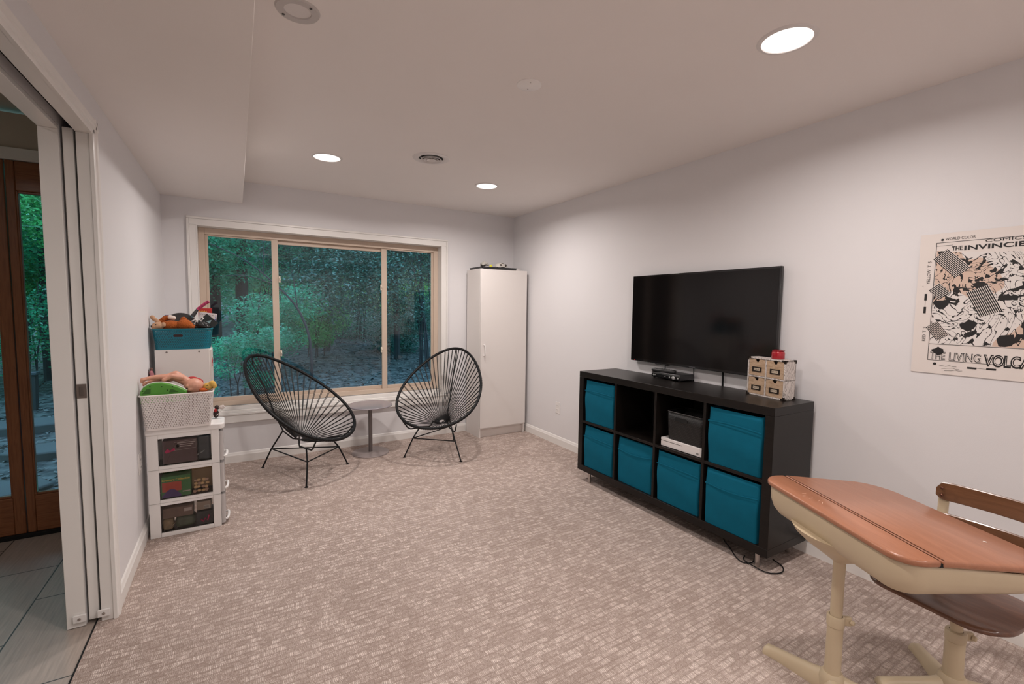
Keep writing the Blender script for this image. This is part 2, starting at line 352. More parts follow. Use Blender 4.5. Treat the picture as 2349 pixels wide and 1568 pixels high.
# ---------------------------------------------------------------- window 1
wd = thing('window_1', 'wide three-light sliding window with tan vinyl frame', 'window', (.8, YB, .45)); del wd['category']; wd['kind'] = 'structure'
# painted casing round the opening
kc = .062; Y0 = YB-.018
def frame3(mb, a, b_, y0, y1, zb_):   # three-sided mitre-free frame between inset a (inner) and b_ (outer)
    mb.box(WX0-b_, WX0-a, y0, y1, zb_, WZ1+a).box(WX1+a, WX1+b_, y0, y1, zb_, WZ1+a).box(WX0-b_, WX1+b_, y0, y1, WZ1+a, WZ1+b_); return mb
frame3(MB(), 0, kc-.012, Y0, YB, WZ0-.01).build('casing', TRIM, wd, bevel=.003)
frame3(MB(), kc-.012, kc+.006, Y0-.006, YB, WZ0-.01).build('casing', TRIM, wd, bevel=.004)
# reveal boards
mb = MB().box(WX0-.003, WX0+.004, YB-.020, YB+.15, WZ0+.036, WZ1-.004).box(WX1-.004, WX1+.003, YB-.020, YB+.15, WZ0+.036, WZ1-.004).box(WX0-.003, WX1+.003, YB-.020, YB+.15, WZ1-.004, WZ1+.003)
mb.build('reveal', TRIM, wd, bevel=.0015)
sl = MB().box(WX0-kc-.02, WX1+kc+.03, YB-.032, YB+.10, .419, .437).box(WX0-kc-.02, WX1+kc+.03, YB-.026, YB, .353, .419)
sl.box(WX0-kc, WX1+kc, YB-.012, YB+.08, .437, .457).box(WX0+.001, WX1-.001, YB+.018, YB+.08, .457, .484)
sl.build('window_sill', TRIM, wd, bevel=.003)
YW = YB+.085    # front of vinyl frame
fx0, fx1, fz0, fz1 = WX0+.004, WX1-.004, .484, WZ1-.004
def ring(mb, x0, x1, z0, z1, tl, tr, tb, tt, y0, y1):
    mb.box(x0, x0+tl, y0, y1, z0, z1); mb.box(x1-tr, x1, y0, y1, z0, z1); mb.box(x0+tl, x1-tr, y0, y1, z0, z0+tb); mb.box(x0+tl, x1-tr, y0, y1, z1-tt, z1); return mb
ring(MB(), fx0, fx1, fz0, fz1, .045, .05, .045, .055, YW, YW+.07).build('window_frame', VINYL, wd, bevel=.003)
GL = glass_mat('window_glass', (.98, 1.0, 1.0), 1.5, .99, .002)
for nm, x0, x1, y0, s in (('l', fx0+.045, .335, YW+.012, .028), ('c', .30, 1.31, YW+.034, .028), ('r', 1.265, fx1-.05, YW+.012, .032)):
    tt = .012 if nm != 'c' else .035
    tl = tr = .022
    if nm == 'l': tr = .052
    if nm == 'r': tl = .052
    if nm == 'c': tl = tr = .03
    sh = ring(MB(), x0, x1, fz0+.045, fz1-.055, tl, tr, .034, tt, y0, y0+.02).build('sash', VINYL, wd, bevel=.002)
    MB().box(x0+tl-.003, x1-tr+.003, y0+.009, y0+.011, fz0+.045+.03, fz1-.055-tt+.003).build('pane', GL, sh, smooth=False)
for xx, zz in ((.342, 1.60), (.342, .93), (1.258, 1.56), (1.258, .93)):
    lk = MB().box(xx-.007, xx+.007, YW-.002, YW+.012, zz-.028, zz+.028).tube([(xx, YW-.004, zz-.012), (xx+.004, YW-.012, zz), (xx, YW-.006, zz+.014)], .005, 8)
    lk.build('sash_lock', mat('cream_plastic', (.78, .70, .58), .4), wd, bevel=.002)

# ---------------------------------------------------------------- hall
HY = 3.664
S('wall_hall', MB().box(-.79+.02, -.635, HY, HY+.12, 0, H).box(-2.9, -2.2, HY, HY+.12, 0, H).box(-2.2, -.77, HY, HY+.12, 2.21, H).box(-3.0, -2.9, -1.6, HY+.12, 0, H).box(-3, -.635, -1.7, -1.6, 0, H), HALLW, smooth=False)
S('ceiling_hall', MB().box(-3.0, -.6, -1.7, HY+.12, H+.03, H+.1), HALLW, smooth=False)
S('trim_5', MB().box(-2.2, -.75, HY-.015, HY+.1, 2.150, 2.215), TRIM, bevel=.002)
dd = thing('door_2', 'oak exterior door with full-length glass, seen through the opening', 'door', (-1.5, HY, 0)); del dd['category']; dd['kind'] = 'structure'
def leaf_door(x0, x1, stl, str_, nm):
    o = MB().box(x0, x0+stl, HY, HY+.045, .02, 2.148).box(x1-str_, x1, HY, HY+.045, .02, 2.148)
    lf = o.build(nm, OAK, dd, bevel=.004)
    MB().box(x0+stl, x1-str_, HY+.001, HY+.044, .02, .238).box(x0+stl, x1-str_, HY+.001, HY+.044, 1.985, 2.148).build('rail', OAKH, lf, bevel=.004)
    b_ = ring(MB(), x0+stl-.004, x1-str_+.004, .238, 1.985, .012, .012, .012, .012, HY+.006, HY+.034); b_.build('glazing_bead', OAK, lf, bevel=.003)
    MB().box(x0+stl+.004, x1-str_-.004, HY+.018, HY+.022, .245, 1.98).build('pane', GLD, lf, smooth=False)
GLD = glass_mat('door_glass', (.96, 1, .98), 1.5, .97)
leaf_door(-1.078, -.775, .038, .035, 'sidelight'); leaf_door(-1.98, -1.083, .11, .048, 'door_panel')
MB().box(-2.2, -.77, HY-.02, HY+.09, -.003, .02).build('threshold', DARK, dd, bevel=.003)
MB().box(-2.2, -1.985, HY, HY+.1, 0, 2.15).box(-.775, -.755, HY, HY+.1, 0, 2.15).build('door_frame', OAK, dd, bevel=.003)

# ---------------------------------------------------------------- ceiling fixtures
LENS = mat('lamp_lens', (1, 1, 1), .5, emit=(LAMP_COLOR, 1.5))
RINGM = mat('lamp_trim_white', (.80, .77, .75), .4)
def downlight(x, y, label, k=1.0):
    o = thing('recessed_light', label, 'ceiling light', (x, y, H), 0, 'recessed ceiling lights')
    MB().lathe([(.086, -.001), (.088, -.006), (.100, -.004), (.104, 0)], x, y, H, 40, cap=False).build('trim_ring', RINGM, o)
    MB().lathe([(.0001, -.0035), (.085, -.0035)], x, y, H, 40, cap=False).build('lens', LENS, o)
    ld = bpy.data.lights.new('downlight_beam', 'AREA'); ld.shape = 'DISK'; ld.size = .166; ld.energy = LAMP_WATTS*k; ld.color = LAMP_COLOR; ld.spread = LAMP_SPREAD
    lo_ = bpy.data.objects.new('downlight_beam', ld); C.objects.link(lo_); lo_.parent = o; lo_.location = (0, 0, -.007); return o
downlight(.572, 3.495, 'lit recessed ceiling light nearest the soffit, above the left lounge chair')
downlight(1.855, 3.53, 'lit recessed ceiling light nearest the tall white cabinet')
downlight(1.832, 1.032, 'large lit recessed ceiling light, closest to the poster wall', .80)
downlight(.56, 1.0, 'lit recessed ceiling light over the middle of the room, above the camera', .80)
downlight(1.83, -1.35, 'unseen ceiling light added behind the camera by the right wall to brighten the room', .78)  # unseen fill lamp, added for more bounce on the ceiling
downlight(.56, -1.35, 'unseen ceiling light added behind the camera by the soffit to brighten the room', .85)  # second unseen fill lamp, added for the same ceiling bounce
o = downlight(-1.6, 1.3, 'unseen ceiling light added to brighten the tiled hall beyond the pocket door', .55); o.location.z = H+.03  # unseen lamp added to lighten the hall floor and walls
x, y = 1.194, 3.108
o = thing('ceiling_vent', 'round white ceiling air vent with dark louvre rings', 'vent', (x, y, H))
MB().lathe([(.128, 0), (.126, -.004), (.100, -.008), (.084, -.004), (.082, 0)], x, y, H, 40, cap=False).build('flange', RINGM, o)
MB().lathe([(.0001, -.0015), (.083, -.0015)], x, y, H, 40, cap=False).build('dark_opening', DARK, o, label='dark duct opening')
for r0, r1 in ((.062, .074), (.040, .052), (.002, .030)):
    MB().lathe([(r0, -.002), (r1, -.016), (r1+.002, -.015), (r0+.003, -.001)], x, y, H, 36, cap=False).build('louvre_ring', RINGM, o)
MB().box(x-.08, x+.08, y-.002, y+.002, H-.010, H-.003).build('cross_bar', RINGM, o)
x, y = 1.195, 1.86
o = thing('ceiling_cover_plate', 'blank round white cover plate on the ceiling between vent and big light', 'cover plate', (x, y, H))
MB().lathe([(.058, 0), (.058, -.003), (.055, -.005), (.0001, -.006)], x, y, H, 36, cap=False).build('plate', mat('plate_white', (.93, .91, .89), .4), o)
for dx in (-.03, .03): MB().lathe([(.0035, 0), (.0035, -.002), (.0001, -.002)], x+dx*.4, y+dx, H-.005, 10, cap=False).build('screw', CHROME, o)
x, y = .213, 1.85
o = thing('ceiling_speaker_ring', 'round ring-shaped ceiling plate with an open centre beside the soffit', 'ceiling ring', (x, y, H))
MB().lathe([(.044, 0), (.045, -.006), (.070, -.006), (.074, 0)], x, y, H, 40, cap=False).build('ring_plate', mat('ring_grey', (.60, .57, .55), .5), o)
MB().lathe([(.0001, -.001), (.046, -.001)], x, y, H, 40, cap=False).build('centre_disc', mat('ring_centre', (.80, .77, .75), .5), o)
for a in (2.4, 5.4): MB().lathe([(.005, 0), (.005, -.002), (.0001, -.002)], x+.058*math.cos(a), y+.058*math.sin(a), H-.006, 10, cap=False).build('screw', mat('dark_screw', (.1, .09, .08), .4), o)

# ================================================================ LOUNGE CHAIRS
def rim_pts(n=96):
    yc, zc, th, a, b, k = -.2687, .6357, .6368, .3773, .5244, .24
    out = []
    for i in range(n):
        t_ = 2*PI*i/n; v = b*math.cos(t_); u = a*math.sin(t_)*(1-k*math.cos(t_))
        out.append(Vector((u, yc-v*math.cos(th), zc+v*math.sin(th))))
    return out
def make_chair(label, loc, rz):
    root = thing('lounge_chair', label, 'chair', loc, rz, None); ORG[root] = Matrix.Identity(4)
    rp_ = rim_pts(); MB().tube(rp_, .0120, 12, closed=True).build('hoop', BLACKM, root)
    # cord wrapped round the hoop
    mb = MB(); nn = 150
    full = rim_pts(nn*4)
    for i in range(nn):
        a, b_ = full[i*4], full[i*4+1]; d = (full[(i*4+1)]-full[i*4-1]).normalized()
        mb.tube([a-d*.006, a-d*.004, a+d*.004, a+d*.006], [.0115, .0130, .0130, .0115], 12)
    mb.build('hoop_wrapping', CORD, root)
    rc = Vector((0, -.265, .287)); mb = MB(); ringp = []
    for i in range(40):
        t_ = 2*PI*i/40; ringp.append(rc+Vector((.032*math.sin(t_), -.022*math.cos(t_), .012*math.cos(t_))))
    MB().tube(ringp, .005, 8, closed=True).build('seat_ring', BLACKM, root)
    full = rim_pts(720); nc = 50
    for i in range(nc):
        t0 = i/nc; 
        for s_ in (-1, 1):
            tt = t0+s_*.0014
            P0 = full[int(round(tt*720)) % 720]
            an = 2*PI*tt; q = rc+Vector((.034*math.sin(an), -.024*math.cos(an), .013*math.cos(an)))
            mid = P0.lerp(q, .55); sag = .016*math.sin(PI*.5)*(1 if P0.z < .75 else .6)
            mid = mid+Vector((0, -.0, -sag))
            mb.tube([P0, P0.lerp(mid, .5)+Vector((0, 0, -sag*.2)), mid, mid.lerp(q, .5)+Vector((0, 0, -sag*.25)), q], .0025, 5)
    mb.build('cord_webbing', CORD, root)
    top = Vector((0, -.2687-.5244*math.cos(.6368), .6357+.5244*math.sin(.6368)))
    spine = [top, top+Vector((0, -.012, -.03)), top+Vector((0, -.010, -.075)), Vector((0, -.60, .70)), Vector((0, -.50, .47)), Vector((0, -.42, .33)), Vector((0, -.33, .275)), rc+Vector((0, 0, -.012))]
    MB().tube(spine, .006, 8).build('spine_rod', BLACKM, root)
    J = .171; tops = []
    for sx_ in (1, -1):
        MB().tube([(sx_*.07, -.215, .295), (sx_*.088, -.200, .262), (sx_*.10, -.187, .25), (sx_*.205, .0, .268), (sx_*.222, .025, .285), (sx_*.248, .072, .352)], .0062, 8).build('bracket', BLACKM, root)
        MB().tube([(sx_*.155, -.085, .262), (sx_*.201, -.041, J), (sx_*.268, -.002, .006)], .0065, 8).lathe([(.0001, .004), (.014, .004), (.014, 0)], sx_*.268, -.002, 0, 12).build('leg', BLACKM, root)
        tops.append((sx_*.203, -.04, J))
    MB().tube([(0, -.43, .325), (0, -.54, J), (0, -.63, .006)], .0065, 8).lathe([(.0001, .004), (.014, .004), (.014, 0)], 0, -.63, 0, 12).build('leg', BLACKM, root)
    tops.append((0, -.54, J))
    for a, b_ in ((0, 1), (1, 2), (2, 0)): MB().tube([tops[a], tops[b_]], .005, 8).build('stretcher', BLACKM, root)
    return root
A1, A2 = -.7739, -2.2983
ch = make_chair('black cord lounge chair with a tilted egg-shaped hoop, beside the white drawer tower', (.6065, 3.8601, 0), A1-PI/2)
ch['group'] = 'black cord lounge chairs by the window'
dup(ch, (1.4772, 3.8161, 0), A2-PI/2, 'black cord lounge chair with a tilted egg-shaped hoop, in front of the tall white cabinet')

# side table
x, y = 1.045, 4.28
o = thing('side_table', 'small round grey side table on one post between the two lounge chairs', 'table', (x, y, 0))
TG = mat('table_grey', (.30, .275, .30), .14, noise=.03); TP = mat('table_post', (.17, .15, .145), .3, .3)
MB().lathe([(.0001, .446), (.198, .446), (.201, .449), (.201, .454), (.197, .458), (.0001, .458)], x, y, 0, 56, cap=False).build('table_top', TG, o)
MB().lathe([(.018, .012), (.018, .446)], x, y, 0, 24).build('post', TP, o)
MB().lathe([(.0001, 0), (.165, 0), (.168, .004), (.164, .010), (.05, .013), (.0001, .013)], x, y, 0, 48, cap=False).build('base', mat('table_base', (.33, .28, .27), .35, .2), o)

# ================================================================ TALL WHITE CABINET
o = thing('tall_cabinet', 'tall narrow white single-door cabinet standing in the far right corner', 'cabinet', (2.43, 4.36, 0))
cx0, cx1, cy0, cy1, ch_ = 2.152, 2.712, 4.20, 4.53, 1.772
mb = MB().box(cx0, cx0+.016, cy0+.018, cy1, 0, ch_).box(cx1-.016, cx1, cy0+.018, cy1, 0, ch_).box(cx0+.016, cx1-.016, cy0+.018, cy1, ch_-.016, ch_).box(cx0+.016, cx1-.016, cy1-.01, cy1, .02, ch_-.02).box(cx0+.016, cx1-.016, cy0+.018, cy1-.01, .09, .106)
mb.build('body', WHITEL, o, bevel=.001)
d_ = MB().box(cx0+.001, cx1-.001, cy0, cy0+.016, .106, ch_).build('door', WHITEL, o, bevel=.0015)
MB().tube([(cx0+.040, cy0, .985), (cx0+.040, cy0-.022, .985), (cx0+.040, cy0-.026, .978), (cx0+.040, cy0-.026, .882), (cx0+.040, cy0-.022, .875), (cx0+.040, cy0, .875)], .006, 10).build('handle', WPLAST, d_)
MB().box(cx0+.016, cx1-.016, cy0+.045, cy0+.060, 0, .09).build('plinth', mat('plinth_white', (.72, .66, .62), .5), o)
# things on top
zt = ch_
o = thing('tray', 'black shallow tray lying on top of the tall white cabinet', 'tray', (2.38, 4.36, zt))
TB = mat('tray_black', (.018, .018, .02), .4)
a_ = rrect(2.165, 2.575, 4.195, 4.50, .02); b_ = rrect(2.160, 2.580, 4.19, 4.505, .02); c_ = rrect(2.172, 2.568, 4.202, 4.493, .018); d_ = rrect(2.174, 2.566, 4.205, 4.49, .018)
MB().loft([[(*p, zt) for p in a_], [(*p, zt+.021) for p in b_], [(*p, zt+.021) for p in c_], [(*p, zt+.006) for p in d_]]).build('pan', TB, o, smooth=False)
GRT = mat('toy_grey', (.42, .40, .36), .6, noise=.3, nscale=60)
blob('toy_turtle', [('e', (2.235, 4.30, zt+.055), (.038, .045, .022)), ('e', (2.272, 4.28, zt+.048), (.014, .014, .012)), ('e', (2.21, 4.27, zt+.042), (.012, .02, .01)), ('e', (2.225, 4.335, zt+.04), (.012, .02, .01)), ('e', (2.237, 4.30, zt+.074), (.016, .018, .010))], GRT, voxel=.0035)
tag(bpy.data.objects['toy_turtle'], 'small mottled grey toy sitting on the tray on the white cabinet', 'toy')
o = thing('toy_car', 'tiny yellow and black toy on the tray on the white cabinet', 'toy', (2.325, 4.33, zt+.01))
blob('toy_body', [('e', (2.318, 4.30, zt+.036), (.017, .016, .018))], mat('toy_yellow', (.75, .72, .04), .5), o, voxel=.003)
MB().prism(rrect(2.30, 2.375, 4.32, 4.345, .01), zt+.006, zt+.026).build('toy_base', TB, o, bevel=.003)
BALLW = mat('ball_white', (.72, .68, .62), .6); 
o = thing('fabric_toy', 'cream and brown patterned toy on the tray near the white dish', 'toy', (2.47, 4.36, zt+.01))
bl = blob('toy_body', [('e', (2.47, 4.37, zt+.045), (.062, .05, .040)), ('e', (2.43, 4.34, zt+.036), (.030, .03, .022)), ('e', (2.52, 4.35, zt+.038), (.028, .03, .028))], BALLW, o, voxel=.004)
for c_, r_ in (((2.455, 4.328, zt+.060), (.016, .01, .010)), ((2.485, 4.36, zt+.082), (.018, .016, .006)), ((2.515, 4.325, zt+.058), (.010, .008, .014)), ((2.475, 4.318, zt+.034), (.024, .007, .008)), ((2.41, 4.325, zt+.032), (.008, .01, .008))):
    MB().ell(c_, r_).build('patch', mat('patch_brown', (.06, .045, .04), .7), o)
o = MB().lathe([(.0001, 0), (.045, 0), (.060, .022), (.062, .027), (.057, .025), (.043, .004), (.0001, .004)], 2.645, 4.345, zt, 40, cap=False).build('dish', WPLAST)
tag(o, 'round white dish on top of the tall cabinet beside the black tray', 'dish')

# ================================================================ CONSOLE WITH CUBE BINS
KX0, KX1, KY0, KY1, KZ0, KZ1 = 2.330, 2.716, 1.270, 2.815, .085, .878
o = thing('media_console', 'long black-brown cube shelf on steel legs, two rows of four cubes', 'shelf unit', (2.52, 2.04, 0))
MB().box(KX0, KX1, KY0, KY1, KZ1-.045, KZ1).build('top_panel', BLKBR, o, bevel=.0015)
MB().box(KX0, KX1, KY0, KY1, KZ0, KZ0+.045).build('bottom_panel', BLKBR, o, bevel=.0015)
for ya, yb in ((KY0, KY0+.048), (KY1-.048, KY1)): MB().box(KX0+.0005, KX1, ya, yb, KZ0+.045, KZ1-.045).build('side_panel', BLKBR, o, bevel=.0015)
cw = (KY1-KY0-.096-3*.018)/4; ycell = [KY1-.048-i*(cw+.018) for i in range(4)]   # far to near
zm = .4815; cells = {}
for i in range(1, 4): MB().box(KX0+.002, KX1-.006, ycell[i], ycell[i]+.018, KZ0+.045, KZ1-.045).build('divider', BLKBR, o, bevel=.001)
for i in range(4): MB().box(KX0+.003, KX1-.006, ycell[i]-cw, ycell[i], zm-.009, zm+.009).build('shelf', BLKBR, o, bevel=.001)
MB().box(KX1-.006, KX1-.002, KY0+.01, KY1-.01, KZ0+.01, KZ1-.01).build('back_panel', mat('back_black', (.006, .005, .005), .6), o, smooth=False)
for lx in (KX0+.035, KX1-.05):
    for ly in (KY0+.07, KY1-.11): MB().lathe([(.012, 0), (.0125, .004), (.0125, KZ0), (.0125, KZ0+.002)], lx, ly, 0, 20).build('leg', CHROME, o)
TURQ = mat('turquoise_fabric', (.003, .120, .195), .85, noise=.12, nscale=14, bump=.35, bscale=900, spec=.15)
rnd = random.Random(4)
def fabric_bin(ytop, zb, top, label, sag, yaw=0, setb=.012, hh=None):
    yc = ytop-cw/2; hgt = (top-zb-.02) if hh is None else hh; wdt = cw-.028
    o = thing('fabric_bin', label, 'storage bin', (KX0+setb, yc, zb), 0, 'turquoise fabric bins in the console')
    r1 = random.Random(label); L = []; n_ = 12
    ax = Matrix.Rotation(yaw, 3, 'Z')
    for j in range(n_+1):
        f = j/n_; z = zb+.001+hgt*f
        bulge = .007*math.sin(PI*f); w2 = wdt/2*(1-.03*(1-f)); ring_ = []
        ol = rrect(0, .335, -w2, w2, .012, 3)
        for px, py in ol:
            fr = max(0, 1-px/.05)
            dx = -fr*(bulge+.0035*math.sin(9*f+py*14+sag)+.0028*math.sin(py*41+f*5))
            dz = -fr*f**3*sag*.012*(1-(py/w2)**2)
            p = ax @ Vector((px+dx, py, 0)); ring_.append((KX0+setb+p.x, yc+p.y, z+dz))
        L.append(ring_)
    b_ = MB().loft(L, cap1=False).build('bin_body', TURQ, o, solid=.004, angle=50)
    zc_ = zb+hgt*.74
    cuff = []
    for k in range(15):
        f = k/14; py = -wdt/2+.004+(wdt-.008)*f
        cuff.append((KX0+setb-.0075-.003*math.sin(PI*f), yc+py, zc_+.012*sag*math.sin(PI*f)+.008*(f-.5)*sag))
    mb = MB()
    lo = [[(p[0]-dx, p[1], p[2]+dz) for dx, dz in ((0, 0), (.0022, .001), (.0018, .006), (0, .0065))] for p in cuff]
    mb.loft(lo).build('hem_fold', TURQ, b_)
    return o
zb1, zb0, zt1, zt0 = zm+.009, KZ0+.045, KZ1-.045, zm-.009
fabric_bin(ycell[0], zb1, zt1, 'turquoise fabric bin in the top row at the far end of the console', .4)
fabric_bin(ycell[0], zb0, zt0, 'turquoise fabric bin in the bottom row at the far end of the console', .2)
fabric_bin(ycell[1], zb0, zt0, 'turquoise fabric bin below the empty cube, its rim hanging loose', -1.2, 0, .022)
fabric_bin(ycell[2], zb0, zt0, 'turquoise fabric bin right below the white game console', .3, 0, .014)
fabric_bin(ycell[3], zb1, zt1, 'turquoise fabric bin in the top row at the end nearest the school desk', .8, 0, .010)
fabric_bin(ycell[3], zb0, zt0, 'turquoise fabric bin in the bottom row at the end nearest the school desk', -1.0, 0, .008)
# game console + woven basket in the third cube
gy0, gy1 = ycell[2]-cw+.012, ycell[2]-.030
XW = mat('game_white', (.80, .76, .74), .4)
o = thing('game_console', 'slim white game console lying in the top-row cube under a dark basket', 'game console', (2.45, (gy0+gy1)/2, zb1))
MB().box(KX0+.022, KX0+.235, gy0, gy1, zb1+.002, zb1+.055).build('case', XW, o, bevel=.002)
MB().box(KX0+.0213, KX0+.023, gy1-.165, gy1, zb1+.036, zb1+.0385).build('disc_slot', DARK, o, label='thin black disc slot')
e_ = MB().lathe([(.0001, .0008), (.0075, .0008), (.0075, 0)], T=Matrix.Translation((KX0+.022, gy0+.030, zb1+.018)) @ Matrix.Rotation(-PI/2, 4, 'Y'), n=24).build('power_button', mat('button_dark', (.05, .05, .05), .4), o)
for s_ in (-1, 1):
    MB().tube([(KX0+.0209, gy0+.030-.0045, zb1+.018-s_*.0045), (KX0+.0209, gy0+.030, zb1+.0185), (KX0+.0209, gy0+.030+.0045, zb1+.018-s_*.0045)], .0009, 6).build('logo', XW, e_, label='white cross on the round button')
ptb = tag(MB().box(KX0+.10, KX0+.13, gy1-.026, gy1-.012, zb1+.056, zb1+.125).build('power_adapter', XW, bevel=.003), 'small white upright block behind the dark basket on the game console', 'adapter')
DB = bpy.data.materials.new('dark_wicker'); DB.use_nodes = True; t = DB.node_tree; b = t.nodes['Principled BSDF']
co = N(t, 'TexCoord'); bk = N(t, 'TexBrick'); bk.inputs['Scale'].default_value = 1; bk.inputs['Brick Width'].default_value = .014; bk.inputs['Row Height'].default_value = .010; bk.inputs['Mortar Size'].default_value = .0022
bk.inputs['Color1'].default_value = (.020, .017, .016, 1); bk.inputs['Color2'].default_value = (.014, .012, .011, 1); bk.inputs['Mortar'].default_value = (.002, .002, .002, 1)
cb = N(t, 'CombineXYZ'); sx = N(t, 'SeparateXYZ'); t.links.new(co.outputs['Object'], sx.inputs[0]); t.links.new(sx.outputs['Y'], cb.inputs[0]); t.links.new(sx.outputs['Z'], cb.inputs[1]); t.links.new(cb.outputs[0], bk.inputs['Vector'])
t.links.new(bk.outputs['Color'], b.inputs['Base Color']); b.inputs['Roughness'].default_value = .5
bp = N(t, 'Bump'); bp.inputs['Distance'].default_value = .003; t.links.new(bk.outputs['Fac'], bp.inputs['Height']); bp.invert = True; t.links.new(bp.outputs[0], b.inputs['Normal'])
def basket(mb, x0, x1, y0, y1, z0, z1, tap, r, n=8): return mb
o = thing('woven_basket', 'dark woven basket standing on the white game console', 'basket', (2.44, gy0+.14, zb1+.056))
by0, by1, bz = gy0+.003, gy1-.035, zb1+.0565
L = []
for z, ins in ((bz, .006), (bz+.12, .001), (bz+.178, 0)): L.append([(px, py, z) for px, py in rrect(KX0+.026+ins, KX0+.21-ins, by0+ins, by1-ins, .02, 4)])
MB().loft(L, cap1=False).build('basket_body', DB, o, solid=.004)
MB().tube([(p[0], p[1], bz+.178) for p in rrect(KX0+.026, KX0+.21, by0, by1, .02, 4)], .0035, 8, closed=True).build('rim', mat('wicker_rim', (.015, .012, .011), .5), o)
ym = (by0+by1)/2+.02

hs = rrect(ym-.045, ym+.045, bz+.125, bz+.150, .010, 4)
MB().prism(hs, 0, .0012, f=lambda a, bb, c: (KX0+.0245-c, a, bb)).build('handle_hole', DARK, o, label='dark cut-out hand grip')
# router-like box behind
tag(MB().box(KX0+.09, KX0+.16, gy0+.01, gy0+.055, bz+.181, bz+.275).build('speaker', TB, bevel=.006), 'small black device poking out of the dark woven basket', 'device')

# ================================================================ TELEVISION and wall cables
TX = 2.706
o = thing('television', 'large flat black television mounted on the right wall above the console', 'television', (2.72, 2.05, .985))
GB = mat('tv_bezel', (.008, .008, .009), .12, coat=.3)
MB().box(TX, TX+.024, 1.481, 2.638, .968, 1.633).build('case', GB, o, bevel=.003)
MB().box(TX-.0012, TX+.001, 1.493, 2.626, .985, 1.621).build('screen', mat('tv_screen', (.006, .005, .005), .10, noise=.01, spec=.35), o, smooth=False)
MB().box(TX-.002, TX, 2.035, 2.082, .974, .978).build('logo', mat('logo_grey', (.10, .10, .11), .4), o, label='small grey maker mark')
MB().box(TX+.024, XR, 1.85, 2.2, 1.15, 1.45).build('wall_mount', BLACKM, o, bevel=.004)
MB().box(TX-.0018, TX, 2.592, 2.596, .973, .977).build('standby_light', mat('red_led', (.5, .02, .02), .4, emit=((1, .05, .05), .5)), o, label='tiny red standby light')
MB().tube([(TX+.008, 2.38, .972), (TX-.016, 2.37, .968), (TX-.016, 2.26, .968), (TX+.008, 2.25, .972)], .005, 8).build('sensor_bar', GB, o)
for y_, nm in ((2.32, 'thin black cable hanging from the television behind the remote'), (2.07, 'thin black cable hanging below the middle of the television'), (1.845, 'thicker black cable hanging between television and console by the little drawers')):
    r_ = .0035 if y_ > 1.9 else .006
    tag(MB().tube([(2.740, y_+.006, 1.05), (2.740, y_, .95), (2.740, y_-.003, .80), (2.740, y_-.002, .60)], r_, 8).build('cable', BLACKM), nm, 'cable', 'television cables')

# cable box and remote
o = thing('cable_box', 'black cable box with silver buttons lying on the console', 'set-top box', (2.72, 2.2, KZ1))
Tb = Matrix.Translation((2.6, 2.19, 0)) @ Matrix.Rotation(math.radians(-3), 4, 'Z')
MB().box(-.0, .14, -.125, .135, KZ1+.006, KZ1+.046, T=Tb).build('case', mat('box_black', (.022, .022, .023), .35), o, bevel=.004)
MB().box(-.004, .0, -.125, .135, KZ1+.010, KZ1+.030, T=Tb).build('front_panel', GB, o, bevel=.001)
MB().box(-.0045, .001, -.125, .135, KZ1+.031, KZ1+.043, T=Tb).build('silver_strip', mat('strip_grey', (.12, .12, .12), .3, .5), o, bevel=.001)
SV = mat('button_silver', (.55, .55, .55), .3, .6)
for yy, rr in ((-.07, .016), (-.035, .006), (.005, .003), (.115, .006), (.10, .004), (-.108, .007)):
    MB().ell(tuple(Tb @ Vector((-.005, yy, KZ1+.021))), (.003, rr, min(rr, .011))).build('button', SV, o)
for xx in (.01, .13):
    for yy in (-.11, .12): MB().lathe([(.008, 0), (.008, .006)], *(Tb @ Vector((xx, yy, 0))).xy, KZ1, 12).build('foot', BLACKM, o)
o = thing('remote_control', 'black remote control lying on the cable box', 'remote control', (2.62, 2.22, KZ1+.046))
Tr = Matrix.Translation((2.625, 2.235, KZ1+.046)) @ Matrix.Rotation(math.radians(7), 4, 'Z')
MB().prism(rrect(-.022, .022, -.095, .095, .018), 0, .021, f=lambda a, bb, c: tuple(Tr @ Vector((a, bb, c)))).build('case', mat('remote_black', (.02, .02, .021), .45), o, bevel=.006)
for i in range(9):
    for j in (-1, 0, 1): MB().box(j*.012-.004, j*.012+.004, -.075+i*.019-.004, -.075+i*.019+.004, .0205, .0235, T=Tr).build('button', mat('remote_key', (.10, .10, .10), .5), o, bevel=.001)

# little drawer cabinet
WASH = bpy.data.materials.new('whitewashed_wood'); WASH.use_nodes = True; t = WASH.node_tree; b = t.nodes['Principled BSDF']
co = N(t, 'TexCoord'); mp = N(t, 'Mapping'); mp.inputs['Scale'].default_value = (16, 16, 5); t.links.new(co.outputs['Object'], mp.inputs[0])
nz = N(t, 'TexNoise'); nz.inputs['Scale'].default_value = 1.2; nz.inputs['Detail'].default_value = 1; t.links.new(mp.outputs[0], nz.inputs['Vector'])
sn = math_(t, 'SINE', math_(t, 'MULTIPLY', nz.outputs['Fac'], 130)); n5 = N(t, 'TexNoise'); n5.inputs['Scale'].default_value = 90; t.links.new(co.outputs['Object'], n5.inputs['Vector'])
fz = math_(t, 'ADD', math_(t, 'MULTIPLY', sn, .35), math_(t, 'ADD', n5.outputs['Fac'], .1)); rr_ = N(t, 'ValToRGB'); rr_.color_ramp.elements[0].color = (.26, .23, .21, 1); rr_.color_ramp.elements[0].position = .15; rr_.color_ramp.elements[1].color = (.68, .62, .58, 1); rr_.color_ramp.elements[1].position = .62
t.links.new(fz, rr_.inputs[0]); t.links.new(rr_.outputs[0], b.inputs['Base Color']); b.inputs['Roughness'].default_value = .7
PINE = wood('drawer_pine', (.34, .22, .13), (.56, .40, .27), .6, 1, 4, 8)
